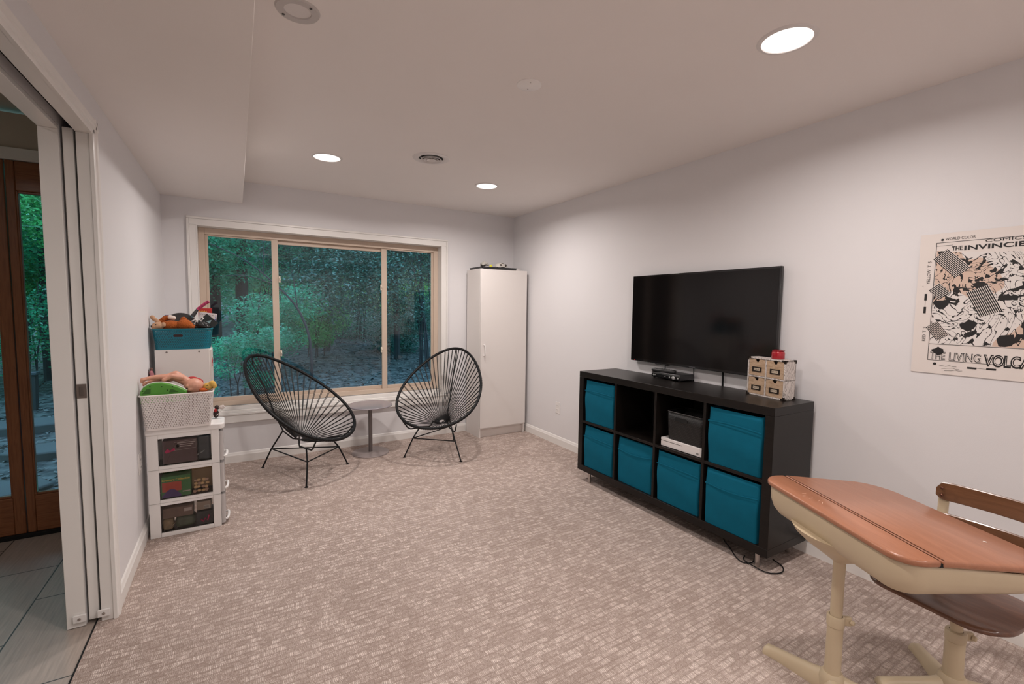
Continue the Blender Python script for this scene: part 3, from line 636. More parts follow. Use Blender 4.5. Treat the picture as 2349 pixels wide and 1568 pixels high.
IRON = mat('dark_iron', (.035, .025, .02), .5, .6, noise=.3)
mz, mh = KZ1, .222; mang = math.atan2(1.361-1.60, 2.569-2.64)
Tm = Matrix.Translation((2.590, 1.478, mz)) @ Matrix.Rotation(math.radians(-10), 4, 'Z')   # local: x depth (front -), y width
o = thing('mini_drawer_cabinet', 'little whitewashed wood chest of four drawers on the end of the console', 'chest', (2.67, 1.46, mz))
hw, dp = .122, .084
mb = MB()
for (a0, a1, c0, c1, e0, e1) in ((0, dp, -hw, -hw+.008, 0, mh), (0, dp, hw-.008, hw, 0, mh), (0, dp, -hw, hw, 0, .008), (0, dp, -hw, hw, mh-.008, mh), (0, dp, -.004, .004, .008, mh-.008), (0, dp, -hw, hw, mh/2-.004, mh/2+.004), (dp-.006, dp, -hw, hw, 0, mh)):
    mb.box(a0, a1, c0, c1, e0, e1, T=Tm)
mb.build('body', WASH, o, bevel=.001)
for iy, (c0, c1) in enumerate(((-hw+.010, -.006), (.006, hw-.010))):
    for iz, (e0, e1) in enumerate(((.010, mh/2-.006), (mh/2+.006, mh-.010))):
        cm = (c0+c1)/2; n_ = 12
        ol = [(c0, e0), (c1, e0), (c1, e1), (cm+.014, e1)]+[(cm+.014*math.cos(PI*k/n_), e1-.019*math.sin(PI*k/n_)) for k in range(1, n_)]+[(cm-.014, e1), (c0, e1)]
        d_ = MB().prism(ol, .002, .010, f=lambda a, bb, c: tuple(Tm @ Vector((c, a, bb)))).build('drawer', PINE, o, smooth=False)
        MB().box(.011, dp-.008, c0+.002, c1-.002, e0, e1-.024, T=Tm).build('drawer_box', mat('drawer_dark', (.03, .02, .015), .8), d_, smooth=False)
        zc_ = (e0+e1)/2-.012
        fr_ = MB()
        ring_o = [(cm+sx_*.031, zc_+sz*.014) for sx_, sz in ((-1, -1), (1, -1), (1, 1), (-1, 1))]
        for (q0, q1, w0, w1) in ((-.031, -.021, -.014, .014), (.021, .031, -.014, .014), (-.021, .021, -.014, -.008), (-.021, .021, .008, .014)):
            fr_.box(-.001, .002, cm+q0, cm+q1, zc_+w0, zc_+w1, T=Tm)
        fr_.build('label_holder', IRON, d_, smooth=False)
        pc = MB().box(.0005, .002, cm-.021, cm+.021, zc_-.008, zc_+.008, T=Tm).build('paper_tag', mat('tag_paper', (.60, .50, .38), .8), d_, smooth=False)
        r9 = random.Random(iy*2+iz); pts = []
        for k in range(9): pts.append(tuple(Tm @ Vector((-.0002, cm+.017-.0038*k, zc_+r9.uniform(-.004, .004)))))
        MB().tube(pts, .0007, 5).build('handwriting', DARK, pc)
for c_ in (-hw, hw):
    for e_ in (0, mh):
        for a_ in (0, dp):
            s1, s2, s3 = (1 if c_ < 0 else -1), (1 if e_ == 0 else -1), (1 if a_ == 0 else -1)
            mb = MB(); q = .0012
            f = lambda p, s_, l: sorted((p-s_*q, p+s_*l))
            mb.box(*sorted((a_-s3*q, a_)), *f(c_, s1, .020), *f(e_, s2, .008), T=Tm).box(*sorted((a_-s3*q, a_)), *f(c_, s1, .008), *f(e_, s2, .018), T=Tm)
            mb.box(*f(a_, s3, .020), *sorted((c_-s1*q, c_)), *f(e_, s2, .008), T=Tm).box(*f(a_, s3, .008), *sorted((c_-s1*q, c_)), *f(e_, s2, .018), T=Tm)
            mb.build('corner_bracket', IRON, o, smooth=False)
x, y = tuple((Tm @ Vector((.043, -.040, 0))).xy)
o = thing('candle_jar', 'red candle in a small glass jar on the little drawer chest', 'candle', (x, y, mz+mh))
MB().lathe([(.0001, .001), (.032, .001), (.034, .004), (.034, .036), (.031, .043), (.028, .045)], x, y, mz+mh, 32, cap=False).build('jar', mat('red_glass', (.36, .008, .018), .08, coat=.5), o)
MB().lathe([(.029, .045), (.033, .047), (.033, .052), (.029, .053), (.026, .053), (.026, .047), (.0001, .044)], x, y, mz+mh, 32, cap=False).build('rim', mat('red_glass_rim', (.22, .006, .012), .06, coat=.6), o)

# cables on the floor under the near end of the console
def wire(pts, name_label, r=.003, grp='loose black cables under the console'):
    return tag(MB().tube(pts, r, 8).build('power_cable', BLACKM), name_label, 'cable', grp)
def smoothp(P, n=6):
    out = []; P = [Vector(p) for p in P]
    for i in range(len(P)-1):
        p0, p1, p2, p3 = P[max(i-1, 0)], P[i], P[i+1], P[min(i+2, len(P)-1)]
        for k in range(n):
            u = k/n; out.append(.5*((2*p1)+(-p0+p2)*u+(2*p0-5*p1+4*p2-p3)*u*u+(-p0+3*p1-3*p2+p3)*u**3))
    return out+[P[-1]]
wire(smoothp([(2.50, 1.62, .05), (2.46, 1.60, .01), (2.41, 1.53, .006), (2.34, 1.44, .006), (2.33, 1.39, .006), (2.38, 1.37, .006), (2.48, 1.42, .008)]), 'black cable looping on the carpet behind the near console leg')
wire(smoothp([(2.40, 1.43, .006), (2.345, 1.40, .012), (2.335, 1.32, .008), (2.35, 1.265, .006), (2.41, 1.235, .006), (2.47, 1.26, .006), (2.50, 1.33, .006)]), 'black cable coiled in front of the console at the near leg')
wire(smoothp([(2.70, 1.37, .11), (2.735, 1.30, .093), (2.735, 1.24, .091), (2.738, 1.05, .091)]), 'black cable running along the baseboard past the console', .005)

# ================================================================ POSTER
PAPER = mat('poster_paper', (.80, .74, .70), .6, noise=.02, nscale=6); INK = mat('ink', (.012, .011, .011), .6); PEACH = mat('poster_peach', (.70, .55, .46), .6)
o = thing('poster', 'black and white comic-style poster of abstract inked shapes pinned to the right wall', 'poster', (2.752, .47, 1.4))
PX, PY, PZ = 2.7515, .874, 1.094; PW, PH = .86, .637
L = [[(PX-.0010, PY-PW*k/12, PZ+PH*j) for k in range(13)] for j in (0, 1)]
mb = MB(); vs = L[0]+L[1]; mb.add(vs, [(k, k+1, 14+k, 13+k) for k in range(12)]); mb.build('sheet', PAPER, o, smooth=False)
def PP_(u, v, d=0): return (PX-.0013-d*.35, PY-u, PZ+v)
def flat(poly, name, m, d=0, par=None, label=None):
    n = len(poly); vs = [PP_(u, v, d) for u, v in poly]+[PP_(u, v, d-.0004) for u, v in poly]
    return MB().add(vs, [tuple(range(n)), tuple(range(n, 2*n))[::-1]]+[(i, (i+1) % n, n+(i+1) % n, n+i) for i in range(n)]).build(name, m, par or o, smooth=False, label=label)
# art panel: generic ink texture
ART = bpy.data.materials.new('inked_art'); ART.use_nodes = True; t = ART.node_tree; b = t.nodes['Principled BSDF']
co = N(t, 'TexCoord'); na = N(t, 'TexNoise'); na.inputs['Scale'].default_value = 7; na.inputs['Detail'].default_value = 2.5; na.inputs['Distortion'].default_value = 2.2; t.links.new(co.outputs['Object'], na.inputs['Vector'])
nb = N(t, 'TexNoise'); nb.inputs['Scale'].default_value = 16; nb.inputs['Detail'].default_value = 3; nb.inputs['Distortion'].default_value = 1.5; t.links.new(co.outputs['Object'], nb.inputs['Vector'])
line = math_(t, 'LESS_THAN', math_(t, 'ABSOLUTE', math_(t, 'SUBTRACT', math_(t, 'FRACT', math_(t, 'MULTIPLY', na.outputs['Fac'], 9)), .5)), .085)
blk = math_(t, 'GREATER_THAN', nb.outputs['Fac'], .585)
lnk = math_(t, 'MAXIMUM', line, blk)
nc_ = N(t, 'TexNoise'); nc_.inputs['Scale'].default_value = 4; t.links.new(co.outputs['Object'], nc_.inputs['Vector'])
pm = N(t, 'Mix', data_type='RGBA'); pm.inputs['A'].default_value = (.80, .76, .73, 1); pm.inputs['B'].default_value = (.70, .53, .43, 1); t.links.new(math_(t, 'GREATER_THAN', nc_.outputs['Fac'], .54), pm.inputs['Factor'])
pk = N(t, 'Mix', data_type='RGBA'); t.links.new(lnk, pk.inputs['Factor']); t.links.new(pm.outputs['Result'], pk.inputs['A']); pk.inputs['B'].default_value = (.012, .011, .011, 1)
t.links.new(pk.outputs['Result'], b.inputs['Base Color']); b.inputs['Roughness'].default_value = .6
flat([(.062, .138), (PW-.07, .138), (PW-.07, .500), (.30, .535), (.15, .545), (.062, .560)], 'art_panel', ART, .0002, label='abstract black ink shapes over cream and peach')
fb = MB()
def bar(u0, u1, v0, v1, mb, d=.0008):
    vs = [PP_(u, v, dd) for dd in (0, d) for u, v in ((u0, v0), (u1, v0), (u1, v1), (u0, v1))]
    mb.add(vs, [(0, 1, 2, 3), (4, 5, 6, 7), (0, 1, 5, 4), (1, 2, 6, 5), (2, 3, 7, 6), (3, 0, 4, 7)])
for (u0, u1, v0, v1) in ((.058, .060, .060, .595), (.058, PW-.06, .060, .062), (.058, PW-.06, .5935, .5955), (PW-.062, PW-.06, .06, .595), (.058, PW-.06, .134, .136), (.06, .115, .580, .5815), (.02, .023, .40, .401)): bar(u0, u1, v0, v1, fb)
for (u0, u1, v0, v1) in ((.030, .039, .335, .365), (.030, .039, .275, .305), (.195, .225, .034, .042), (.255, .285, .036, .044)): bar(u0, u1, v0, v1, fb)
bar(.034, .035, .305, .335, fb); bar(.225, .255, .0385, .0395, fb)
fb.build('border_lines', INK, o, smooth=False)
def stripes(cx_, cz_, ang, wd_, hh_, n_, nm='stripe_patch'):
    mb = MB(); ca, sa = math.cos(ang), math.sin(ang)
    vs0 = [(-wd_/2, -hh_/2), (wd_/2, -hh_/2), (wd_/2, hh_/2), (-wd_/2, hh_/2)]
    bg_ = flat([(cx_+a*ca-b_*sa, cz_+a*sa+b_*ca) for a, b_ in vs0], nm, PAPER, .0009)
    for k in range(n_):
        y0 = -hh_/2+hh_*k/n_; y1 = y0+hh_/n_*.62
        q = [(cx_+a*ca-b_*sa, cz_+a*sa+b_*ca) for a, b_ in ((-wd_/2, y0), (wd_/2, y0), (wd_/2, y1), (-wd_/2, y1))]
        o_ = len(mb.v); mb.add([PP_(u, v, .0014) for u, v in q]+[PP_(u, v, .0009) for u, v in q], [(0, 1, 2, 3), (4, 5, 6, 7), (0, 1, 5, 4), (1, 2, 6, 5), (2, 3, 7, 6), (3, 0, 4, 7)])
    mb.build('stripes', INK, bg_, smooth=False)
stripes(.115, .500, math.radians(-48), .12, .065, 11); stripes(.080, .375, math.radians(40), .05, .06, 9); stripes(.230, .330, math.radians(-65), .12, .075, 12); stripes(.085, .195, math.radians(-55), .075, .05, 10)
for k, (cx_, cz_, r_) in enumerate(((.09, .318, .026), (.19, .225, .03), (.31, .165, .035), (.095, .105, .022))):
    rr9 = random.Random(k); flat([(cx_+r_*rr9.uniform(.65, 1.2)*math.cos(2*PI*j/11), cz_+r_*.8*rr9.uniform(.65, 1.2)*math.sin(2*PI*j/11)) for j in range(11)], 'ink_blot', INK, .0012 if k < 3 else .0030)
def ptext(s_, size, u, v, rot=0, m=INK, d=.0012, nm='lettering', bold=0, sx=1.0, width=None, **k):
    T_ = Matrix.Translation(PP_(u, v, d)) @ Matrix(((0, 0, -1, 0), (-1, 0, 0, 0), (0, 1, 0, 0), (0, 0, 0, 1))) @ Matrix.Rotation(rot, 4, 'Z') @ Matrix.Diagonal((sx, 1, 1, 1))
    return text(s_, size, m, o, T_, nm, bold=bold, width=width, ext=.00008, **k)
ptext('WORLD COLOR', .0165, .088, .6035, width=.099); ptext('COMICS GROUP', .0170, .217, .5815, width=.245); ptext('THE', .026, .112, .556, bold=.0008, width=.036); ptext('INVINCIBLE', .028, .151, .554, bold=.0007, width=.235)
ptext('THE', .049, .067, .066, bold=.0014, width=.053); ptext('THE', .049, .067, .066, m=PAPER, d=.0020, bold=-.0010, width=.053)
ptext('LIVING', .049, .131, .066, bold=.0014, width=.105); ptext('LIVING', .049, .131, .066, m=PAPER, d=.0020, bold=-.0010, width=.105)
ptext('VOLCANO', .064, .247, .055, bold=.0036, width=.200); ptext('VOLCANO', .060, .2485, .0575, m=PAPER, d=.0024, bold=-.0014, width=.195)
ptext('YELLOW  T  S', .017, .045, .41, PI/2); ptext('RED  T  S', .017, .045, .145, PI/2)
MB().lathe([(.0001, .0008), (.006, .0008), (.006, 0)], T=Matrix.Translation(PP_(.085, .045)) @ Matrix.Rotation(-PI/2, 4, 'Y'), n=20).build('registration_dot', INK, o)
MB().lathe([(.0001, .0008), (.005, .0008), (.005, 0)], T=Matrix.Translation(PP_(.078, .607)) @ Matrix.Rotation(-PI/2, 4, 'Y'), n=20).build('registration_dot', INK, o)
for k in range(3):
    rr9 = random.Random(30+k); MB().tube([PP_(.10+.012*j+k*.01, .040-.010*k+rr9.uniform(-.004, .004), .0005) for j in range(6)], .0006, 5).build('scribble', INK, o)

# ================================================================ DRAWER TOWER
def smoky(name, tint, ior=1.4):
    return glass_mat(name, tint, ior, 1.0)
CLR = smoky('clear_plastic', (.95, .94, .93)); CLR2 = mat('clear_plastic_front', (.66, .63, .62), .2, alpha=.72)
tx0, tx1, ty0, ty1 = -.462, -.112, 3.268, 3.452
o = thing('drawer_tower', 'white plastic tower of three clear drawers on the carpet by the left wall', 'drawer unit', (-.29, 3.36, 0))
lv = [(.0, .024), (.187, .222), (.386, .423), (.585, .612)]
mb = MB()
for (xa, xb) in ((tx0, tx0+.052), (tx1-.040, tx1)):
    for (ya, yb) in ((ty0, ty0+.012), (ty1-.012, ty1)): mb.box(xa, xb, ya, yb, 0, .612)
for (za, zb_) in lv:
    mb.box(tx0+.052, tx1-.040, ty0-.002, ty0+.014, za, zb_).box(tx0+.052, tx1-.040, ty1-.014, ty1, za, zb_).box(tx0+.012, tx1-.02, ty0+.014, ty1-.014, za+.004, zb_-.01 if zb_ > .03 else .014)
mb.box(tx0+.002, tx0+.010, ty0+.012, ty1-.012, .001, .610)
mb.build('frame', WPLAST, o, bevel=.002)
for zj in (.205, .404): MB().box(tx0-.0006, tx1+.0006, ty0-.0032, ty0, zj-.0007, zj+.0007).build('joint_line', mat('joint_grey', (.45, .43, .41), .6), o)
tp = MB().prism(rrect(tx0-.006, tx1+.030, ty0-.008, ty1+.006, (.03, .012, .012, .035)), .608, .645).build('top_panel', WPLAST, o, bevel=.008, seg=3)
for (za, zb_) in ((.024, .187), (.222, .386), (.423, .585)):
    d_ = MB()
    d_.box(tx0+.05, tx1-.036, ty0+.006, ty0+.009, za-.005, zb_-.012).box(tx0+.05, tx1-.036, ty1-.012, ty1-.009, za-.005, zb_-.012).box(tx0+.04, tx1, ty0+.006, ty1-.009, za-.004, za-.001)
    dr_ = d_.build('drawer', CLR, o, smooth=False, label='clear plastic drawer')
    MB().prism(rrect(tx1, tx1+.022, ty0+.014, ty1-.014, (.014, .002, .002, .014)), za-.012, zb_+.008).build('drawer_front', CLR2, dr_, solid=.002)
    MB().tube(smoothp([(tx1+.022, ty0+.03, za+.004), (tx1+.034, ty0+.04, za+.010), (tx1+.038, (ty0+ty1)/2, za+.014), (tx1+.034, ty1-.04, za+.010), (tx1+.022, ty1-.03, za+.004)]), .007, 10).build('handle', WPLAST, dr_)
# contents seen through the sides
yb0 = ty0+.016
def TF(x, y, z): return Matrix.Translation((x, y, z)) @ Matrix.Rotation(PI/2, 4, 'X')
def cbox(name, x0, x1, z0, z1, m, label, cat, ry=0, y0=yb0, dep=.09, bev=.002):
    c = Vector(((x0+x1)/2, y0+dep/2, z0)); T_ = Matrix.Translation(c) @ Matrix.Rotation(ry, 4, 'Y')
    ob = thing(name, label, cat, tuple(c))
    MB().box(x0-c.x, x1-c.x, -dep/2, dep/2, 0, z1-z0, T=T_).build('carton' if 'box' in name else 'body', m, ob, bevel=bev); return ob
MAUVE = mat('dark_mauve_card', (.11, .065, .07), .4, noise=.3, nscale=30); PINK = mat('hot_pink', (.60, .03, .14), .5); PALE = mat('pale_print', (.55, .48, .45), .6)
g = cbox('craft_box', -.392, -.225, .428, .565, MAUVE, 'dark craft kit box with pale print in the top drawer of the tower', 'box')
for k in range(3): MB().box(-.320, -.232-.01*k, yb0-.0006, yb0, .545-.011*k, .549-.011*k).build('printed_line', PALE, g, smooth=False)
MB().tube([(-.335, yb0-.001, .505), (-.335, yb0-.001, .552), (-.23, yb0-.001, .558), (-.23, yb0-.001, .51), (-.335, yb0-.001, .505)], .0008, 5).build('printed_frame', PALE, g)
MB().prism([(-.382, .500), (-.368, .520), (-.355, .505), (-.335, .524), (-.330, .506), (-.375, .492)], 0, .001, f=lambda a, b_, c: (a, yb0-.0005-c, b_)).build('pink_print', PINK, g, smooth=False)
MB().lathe([(.0001, .0008), (.009, .0008)], T=Matrix.Translation((-.318, yb0-.0005, .530)) @ Matrix.Rotation(PI/2, 4, 'X'), n=16).build('round_seal', PALE, g)
g = tag(MB().tube(smoothp([(-.225, yb0+.01, .46), (-.200, yb0+.004, .478), (-.165, yb0+.01, .500)]), .006, 6).build('plastic_strip', mat('clear_film', (.30, .33, .33), .2)), 'curled clear plastic strip in the top drawer of the tower', 'plastic strip')
g = cbox('black_pouch', -.222, -.158, .428, .575, mat('pouch_black', (.05, .065, .075), .35, noise=.3, nscale=25), 'black shiny pouch at the front of the top drawer', 'pouch', bev=.01)
GRN = mat('game_green', (.06, .22, .07), .5); REDC = mat('game_red', (.55, .08, .05), .5, noise=.2); PURP = mat('game_purple', (.09, .05, .20), .5, noise=.3, nscale=30); YEL = mat('game_yellow', (.80, .58, .10), .5)
g = cbox('game_box', -.405, -.262, .226, .352, GRN, 'green children\'s game box lettered Creature Collection in the middle drawer', 'game box')
MB().box(-.400, -.308, yb0-.0008, yb0, .262, .318).build('red_print', REDC, g, smooth=False); MB().prism([(-.402+.092*k/14, .228+.048*math.sin(PI*(k+1)/16)) for k in range(15)]+[(-.31, .227), (-.402, .227)], 0, .0008, f=lambda a, b_, c: (a, yb0-.0014-c, b_)).build('purple_print', PURP, g, smooth=False)
MB().box(-.303, -.265, yb0-.0008, yb0, .250, .256).build('barcode_strip', PALE, g, smooth=False)
text('Creature Collection', .0165, YEL, g, TF(-.401, yb0-.001, .326), 'lettering', bold=.0004, label='yellow lettering reading Creature Collection')
TAN = mat('tan_card', (.48, .32, .18), .7)
tag(MB().box(-.405, -.155, yb0+.095, yb0+.15, .228, .370).build('cardboard_box', TAN, bevel=.002), 'tan cardboard box at the back of the middle drawer', 'box')
r7 = random.Random(3); WB = mat('wood_piece', (.70, .47, .24), .6, noise=.2); WB2 = mat('wood_piece_dark', (.50, .32, .23), .6, noise=.2)
for k in range(16):
    cx_, cz_ = -.246+.020*(k % 4)+r7.uniform(-.004, .004)+.004, .236+.021*(k//4)+r7.uniform(0, .004); a = r7.uniform(-.5, .5)
    pg = [(cx_+.012*r7.uniform(.7, 1.15)*math.cos(a+2*PI*j/5), cz_+.010*r7.uniform(.7, 1.15)*math.sin(a+2*PI*j/5)) for j in range(5)]
    q = MB().prism(pg, 0, .012, f=lambda a_, b_, c: (a_, yb0+.004+c+(k//4)*.004, b_)).build('wooden_block', WB if k % 3 else WB2, bevel=.0015)
    tag(q, 'wooden piece in the %s row of the middle drawer heap, %s from the box' % (('bottom', 'second', 'third', 'top')[k//4], ('first', 'second', 'third', 'fourth')[k % 4]), 'wooden block', 'wooden pieces in the middle drawer')
g = cbox('craft_box', -.402, -.255, .100, .160, mat('brown_card', (.21, .14, .11), .5, noise=.35, nscale=30), 'brown craft box lying high in the bottom drawer', 'box')
MB().box(-.300, -.262, yb0-.0008, yb0, .128, .148).build('label_sticker', PALE, g, smooth=False)
g = cbox('product_box', -.238, -.165, .118, .168, mat('beige_card', (.40, .33, .27), .6), 'beige carton with a barcode label in the bottom drawer', 'box')
lb = MB().box(-.202, -.172, yb0-.0008, yb0, .124, .144).build('barcode_label', mat('label_white', (.6, .56, .52), .6), g, smooth=False)
mb = MB(); [mb.box(-.199+.0022*k, -.1982+.0022*k, yb0-.0012, yb0-.0006, .127, .141) for k in range(11)]; mb.build('barcode', DARK, lb, smooth=False)
g = cbox('green_bag', -.345, -.245, .030, .098, mat('bag_green', (.09, .12, .08), .35, noise=.5, nscale=25), 'dark green crinkled bag in the bottom drawer', 'bag', bev=.02)
g = cbox('straw_bundle', -.405, -.355, .028, .095, mat('straw', (.40, .30, .18), .8, noise=.5, nscale=60), 'bundle of straw-coloured craft fibre in the bottom drawer', 'craft fibre', bev=.015)
mb = MB(); [mb.tube([(-.40+.004*k, yb0-.002, .035+.006*(k % 3)), (-.362+.003*k, yb0-.003, .06+.005*(k % 4))], .0009, 5) for k in range(8)]; mb.build('loose_strands', mat('straw_light', (.5, .4, .26), .8), g)
g = cbox('dark_case', -.240, -.155, .028, .108, mat('case_dark', (.02, .03, .035), .35), 'dark plastic case at the front of the bottom drawer', 'case')
tag(MB().tube([(-.216, yb0-.004, .060), (-.206, yb0-.004, .046), (-.196, yb0-.004, .064), (-.184, yb0-.004, .048), (-.176, yb0-.004, .082)], .0045, 6).build('pink_hook', PINK), 'hot pink zigzag plastic piece in the bottom drawer', 'toy piece')

# ================================================================ NARROW WHITE SHELF behind the tower
o = thing('toy_shelf', 'narrow white shelf unit standing behind the drawer tower', 'shelf unit', (-.31, 3.84, 0))
sx0, sx1, sy0, sy1, sz = -.460, -.166, 3.705, 3.985, 1.066
MB().box(sx0, sx1, sy0, sy0+.018, 0, sz-.0).build('side_panel', WHITEL, o, bevel=.001); MB().box(sx0, sx1, sy1-.018, sy1, 0, sz).build('side_panel', WHITEL, o, bevel=.001)
for z in (.03, .36, .70): MB().box(sx0, sx1-.002, sy0+.018, sy1-.018, z, z+.018).build('shelf_board', WHITEL, o)
MB().box(sx0, sx1, sy0+.018, sy1-.018, sz-.018, sz).build('top_panel', WHITEL, o)
MB().box(sx0, sx0+.006, sy0+.018, sy1-.018, .03, sz-.018).build('back_panel', WHITEL, o)
MB().box(sx1-.004, sx1+.010, sy0+.02, sy1-.006, .74, sz-.012).build('door', mat('shelf_door', (.70, .66, .62), .5), o, label='pale door marked with red scribbles')
for xx in (-.398, -.222): MB().lathe([(.0001, .001), (.006, .001), (.006, 0)], T=Matrix.Translation((xx, sy0, sz-.016)) @ Matrix.Rotation(PI/2, 4, 'X'), n=16).build('screw_cap', mat('cap_grey', (.25, .22, .20), .4, .4), o)
for k in range(5):
    rr9 = random.Random(k+50); yy = sy0+.05+.03*k; zz = .95+.02*(k % 3)
    MB().tube([(sx1+.0105, yy+rr9.uniform(-.02, .02), zz+rr9.uniform(-.025, .025)) for j in range(5)], .0015, 5).build('scribble', mat('red_marker', (.5, .03, .04), .6), o)
o = thing('pink_soft_toy', 'x', 'soft toy', (-.476, 3.69, .86))
blob('body', [('e', (-.4765, 3.68, .905), (.011, .050, .030)), ('e', (-.4765, 3.71, .885), (.011, .045, .034)), ('e', (-.4765, 3.665, .925), (.010, .03, .018))], mat('dusty_pink', (.40, .15, .17), .85, noise=.3, nscale=60), o, voxel=.004)
MB().ell((-.4765, 3.675, .948), (.010, .024, .010)).build('hair', mat('toy_hair_brown', (.12, .06, .045), .9), o)
MB().ell((-.4765, 3.68, .862), (.010, .04, .014)).build('trousers', mat('toy_navy', (.02, .02, .06), .9), o)
tag(o, 'dusty pink soft toy squeezed between the wall and the white shelf', 'soft toy')

# ================================================================ PERFORATED BASKETS
def perf_mat(name, color, rough):
    m = bpy.data.materials.new(name); m.use_nodes = True; t = m.node_tree; b = t.nodes['Principled BSDF']; out = t.nodes['Material Output']
    b.inputs['Base Color'].default_value = (*color, 1); b.inputs['Roughness'].default_value = rough
    uv = N(t, 'UVMap'); sx = N(t, 'SeparateXYZ'); t.links.new(uv.outputs[0], sx.inputs[0])
    px_, pz_ = .0125, .0125*1.732
    ds = []
    for ox, oz, rot in ((0, 0, 0), (.5, .5, 0), (.5, .17, 1), (0, .67, 1)):
        a = math_(t, 'MULTIPLY', math_(t, 'SUBTRACT', math_(t, 'FRACT', math_(t, 'ADD', math_(t, 'DIVIDE', sx.outputs['X'], px_), ox)), .5), px_)
        c = math_(t, 'MULTIPLY', math_(t, 'SUBTRACT', math_(t, 'FRACT', math_(t, 'ADD', math_(t, 'DIVIDE', sx.outputs['Y'], pz_), oz)), .5), pz_)
        ds.append(math_(t, 'SQRT', math_(t, 'ADD', math_(t, 'MULTIPLY', a, a), math_(t, 'MULTIPLY', c, c))))
    d = math_(t, 'MINIMUM', math_(t, 'MINIMUM', ds[0], ds[1]), math_(t, 'MINIMUM', ds[2], ds[3]))
    hole = math_(t, 'MULTIPLY', math_(t, 'LESS_THAN', d, .0020), math_(t, 'MULTIPLY', math_(t, 'GREATER_THAN', sx.outputs['Y'], .008), math_(t, 'LESS_THAN', sx.outputs['Y'], 5)))
    tr_ = N(t, 'BsdfTransparent'); mx = N(t, 'MixShader'); t.links.new(hole, mx.inputs[0]); t.links.new(b.outputs[0], mx.inputs[1]); t.links.new(tr_.outputs[0], mx.inputs[2]); t.links.new(mx.outputs[0], out.inputs[0])
    return m
def perf_basket(name, label, x0, x1, y0, y1, z0, z1, tap, rad, m, rimm, handle=None):
    o = thing(name, label, 'basket', ((x0+x1)/2, (y0+y1)/2, z0))
    nl = 8; loops = []; hh = z1-z0-.012; nz_ = []
    for j in range(nl+1):
        f = j/nl; ins = tap*(1-f); loops.append([(px, py, z0+.004+hh*f) for px, py in rrect(x0+ins, x1-ins, y0+ins*.6, y1-ins*.6, rad, 6)])
    n = len(loops[0]); per = [0]
    for k in range(n): a, b_ = Vector(loops[-1][k]), Vector(loops[-1][(k+1) % n]); per.append(per[-1]+(b_-a).length)
    mb = MB().loft(loops, cap0=False, cap1=False); bo = mb.build('woven_side', m, o, solid=0)
    uvl = bo.data.uv_layers.new(name='UVMap')
    for p in bo.data.polygons:
        idx = [bo.data.loops[l].vertex_index for l in p.loop_indices]; ks = [i % n for i in idx]; wrap = (0 in ks and n-1 in ks)
        for l, i in zip(p.loop_indices, idx):
            k = i % n; u = per[n] if (wrap and k == 0) else per[k]; uvl.data[l].uv = (u, hh*(i//n)/nl)
    MB().prism(rrect(x0+tap, x1-tap, y0+tap*.6, y1-tap*.6, rad, 6), z0, z0+.004).build('bottom', rimm, o)
    rp2 = [(p[0], p[1], z1-.006) for p in rrect(x0-.001, x1+.001, y0-.001, y1+.001, rad, 6)]
    MB().tube(rp2, .005, 8, closed=True).build('rim', rimm, o)
    if handle:
        hx, hz, hw_, hh_ = handle
        bz_ = y0+tap*.6*(1-(hz-z0)/hh)
        ol = rrect(hx-hw_, hx+hw_, hz-hh_, hz+hh_, hh_*.98, 6); ol2 = rrect(hx-hw_-.006, hx+hw_+.006, hz-hh_-.006, hz+hh_+.006, hh_+.005, 6)
        MB().loft([[(a, bz_-.0008, b_) for a, b_ in l_] for l_ in (ol2, ol)], cap0=False, cap1=False).build('handle_edge', rimm, o)
        MB().prism(ol, 0, .001, f=lambda a, b_, c: (a, bz_-.001-c, b_)).build('handle_opening', mat('handle_dark', (.035, .012, .012), .8), o, label='dark handle opening')
    return o
WB_ = mat('basket_white', (.78, .73, .70), .4); TB_ = mat('basket_turquoise', (.004, .17, .235), .35)
PW_ = perf_mat('basket_white_perforated', (.78, .73, .70), .4); PT_ = perf_mat('basket_turquoise_perforated', (.004, .17, .235), .32)
perf_basket('perforated_basket', 'white perforated plastic basket of toys on top of the drawer tower', -.478, -.134, 3.225, 3.437, .6455, .852, .016, .022, PW_, WB_)
perf_basket('perforated_basket', 'turquoise perforated plastic basket of toys on top of the narrow white shelf', -.472, -.150, 3.700, 3.985, 1.067, 1.206, .012, .045, PT_, TB_, (-.333, 1.158, .026, .0085))

# toys in the white basket
GT = mat('toy_green', (.085, .32, .035), .4, noise=.08); GD = mat('toy_green_dark', (.03, .13, .012), .5)
o = thing('green_toy_shell', 'green plastic toy half-shell with a white edge leaning in the white basket', 'toy', (-.37, 3.28, .80))
top = [(-.478, .852), (-.474, .872), (-.462, .893), (-.440, .908), (-.412, .915), (-.380, .914), (-.345, .905), (-.310, .890), (-.282, .874), (-.262, .858)]
ol = top+[(-.262, .80), (-.478, .80)]
MB().prism(ol, 0, .030, f=lambda a, b_, c: (a, 3.246+c, b_)).build('shell', GT, o, bevel=.005, seg=3)
MB().tube([(a, 3.279, b_+.001) for a, b_ in top], .0035, 8).build('white_edge', WPLAST, o)
for pg in ([(-.468, .857), (-.446, .884), (-.428, .886), (-.430, .857)], [(-.345, .857), (-.338, .876), (-.330, .878), (-.300, .857)]):
    MB().prism(pg, 0, .0012, f=lambda a, b_, c: (a, 3.2458-c, b_)).build('recess', GD, o, smooth=False)
for (a, b_) in ((-.431, .898), (-.377, .893), (-.327, .890), (-.463, .874), (-.352, .872)):
    MB().lathe([(.0001, .001), (.0028, .001), (.0028, 0)], T=Matrix.Translation((a, 3.2458, b_)) @ Matrix.Rotation(PI/2, 4, 'X'), n=10).build('screw_hole', DARK, o)
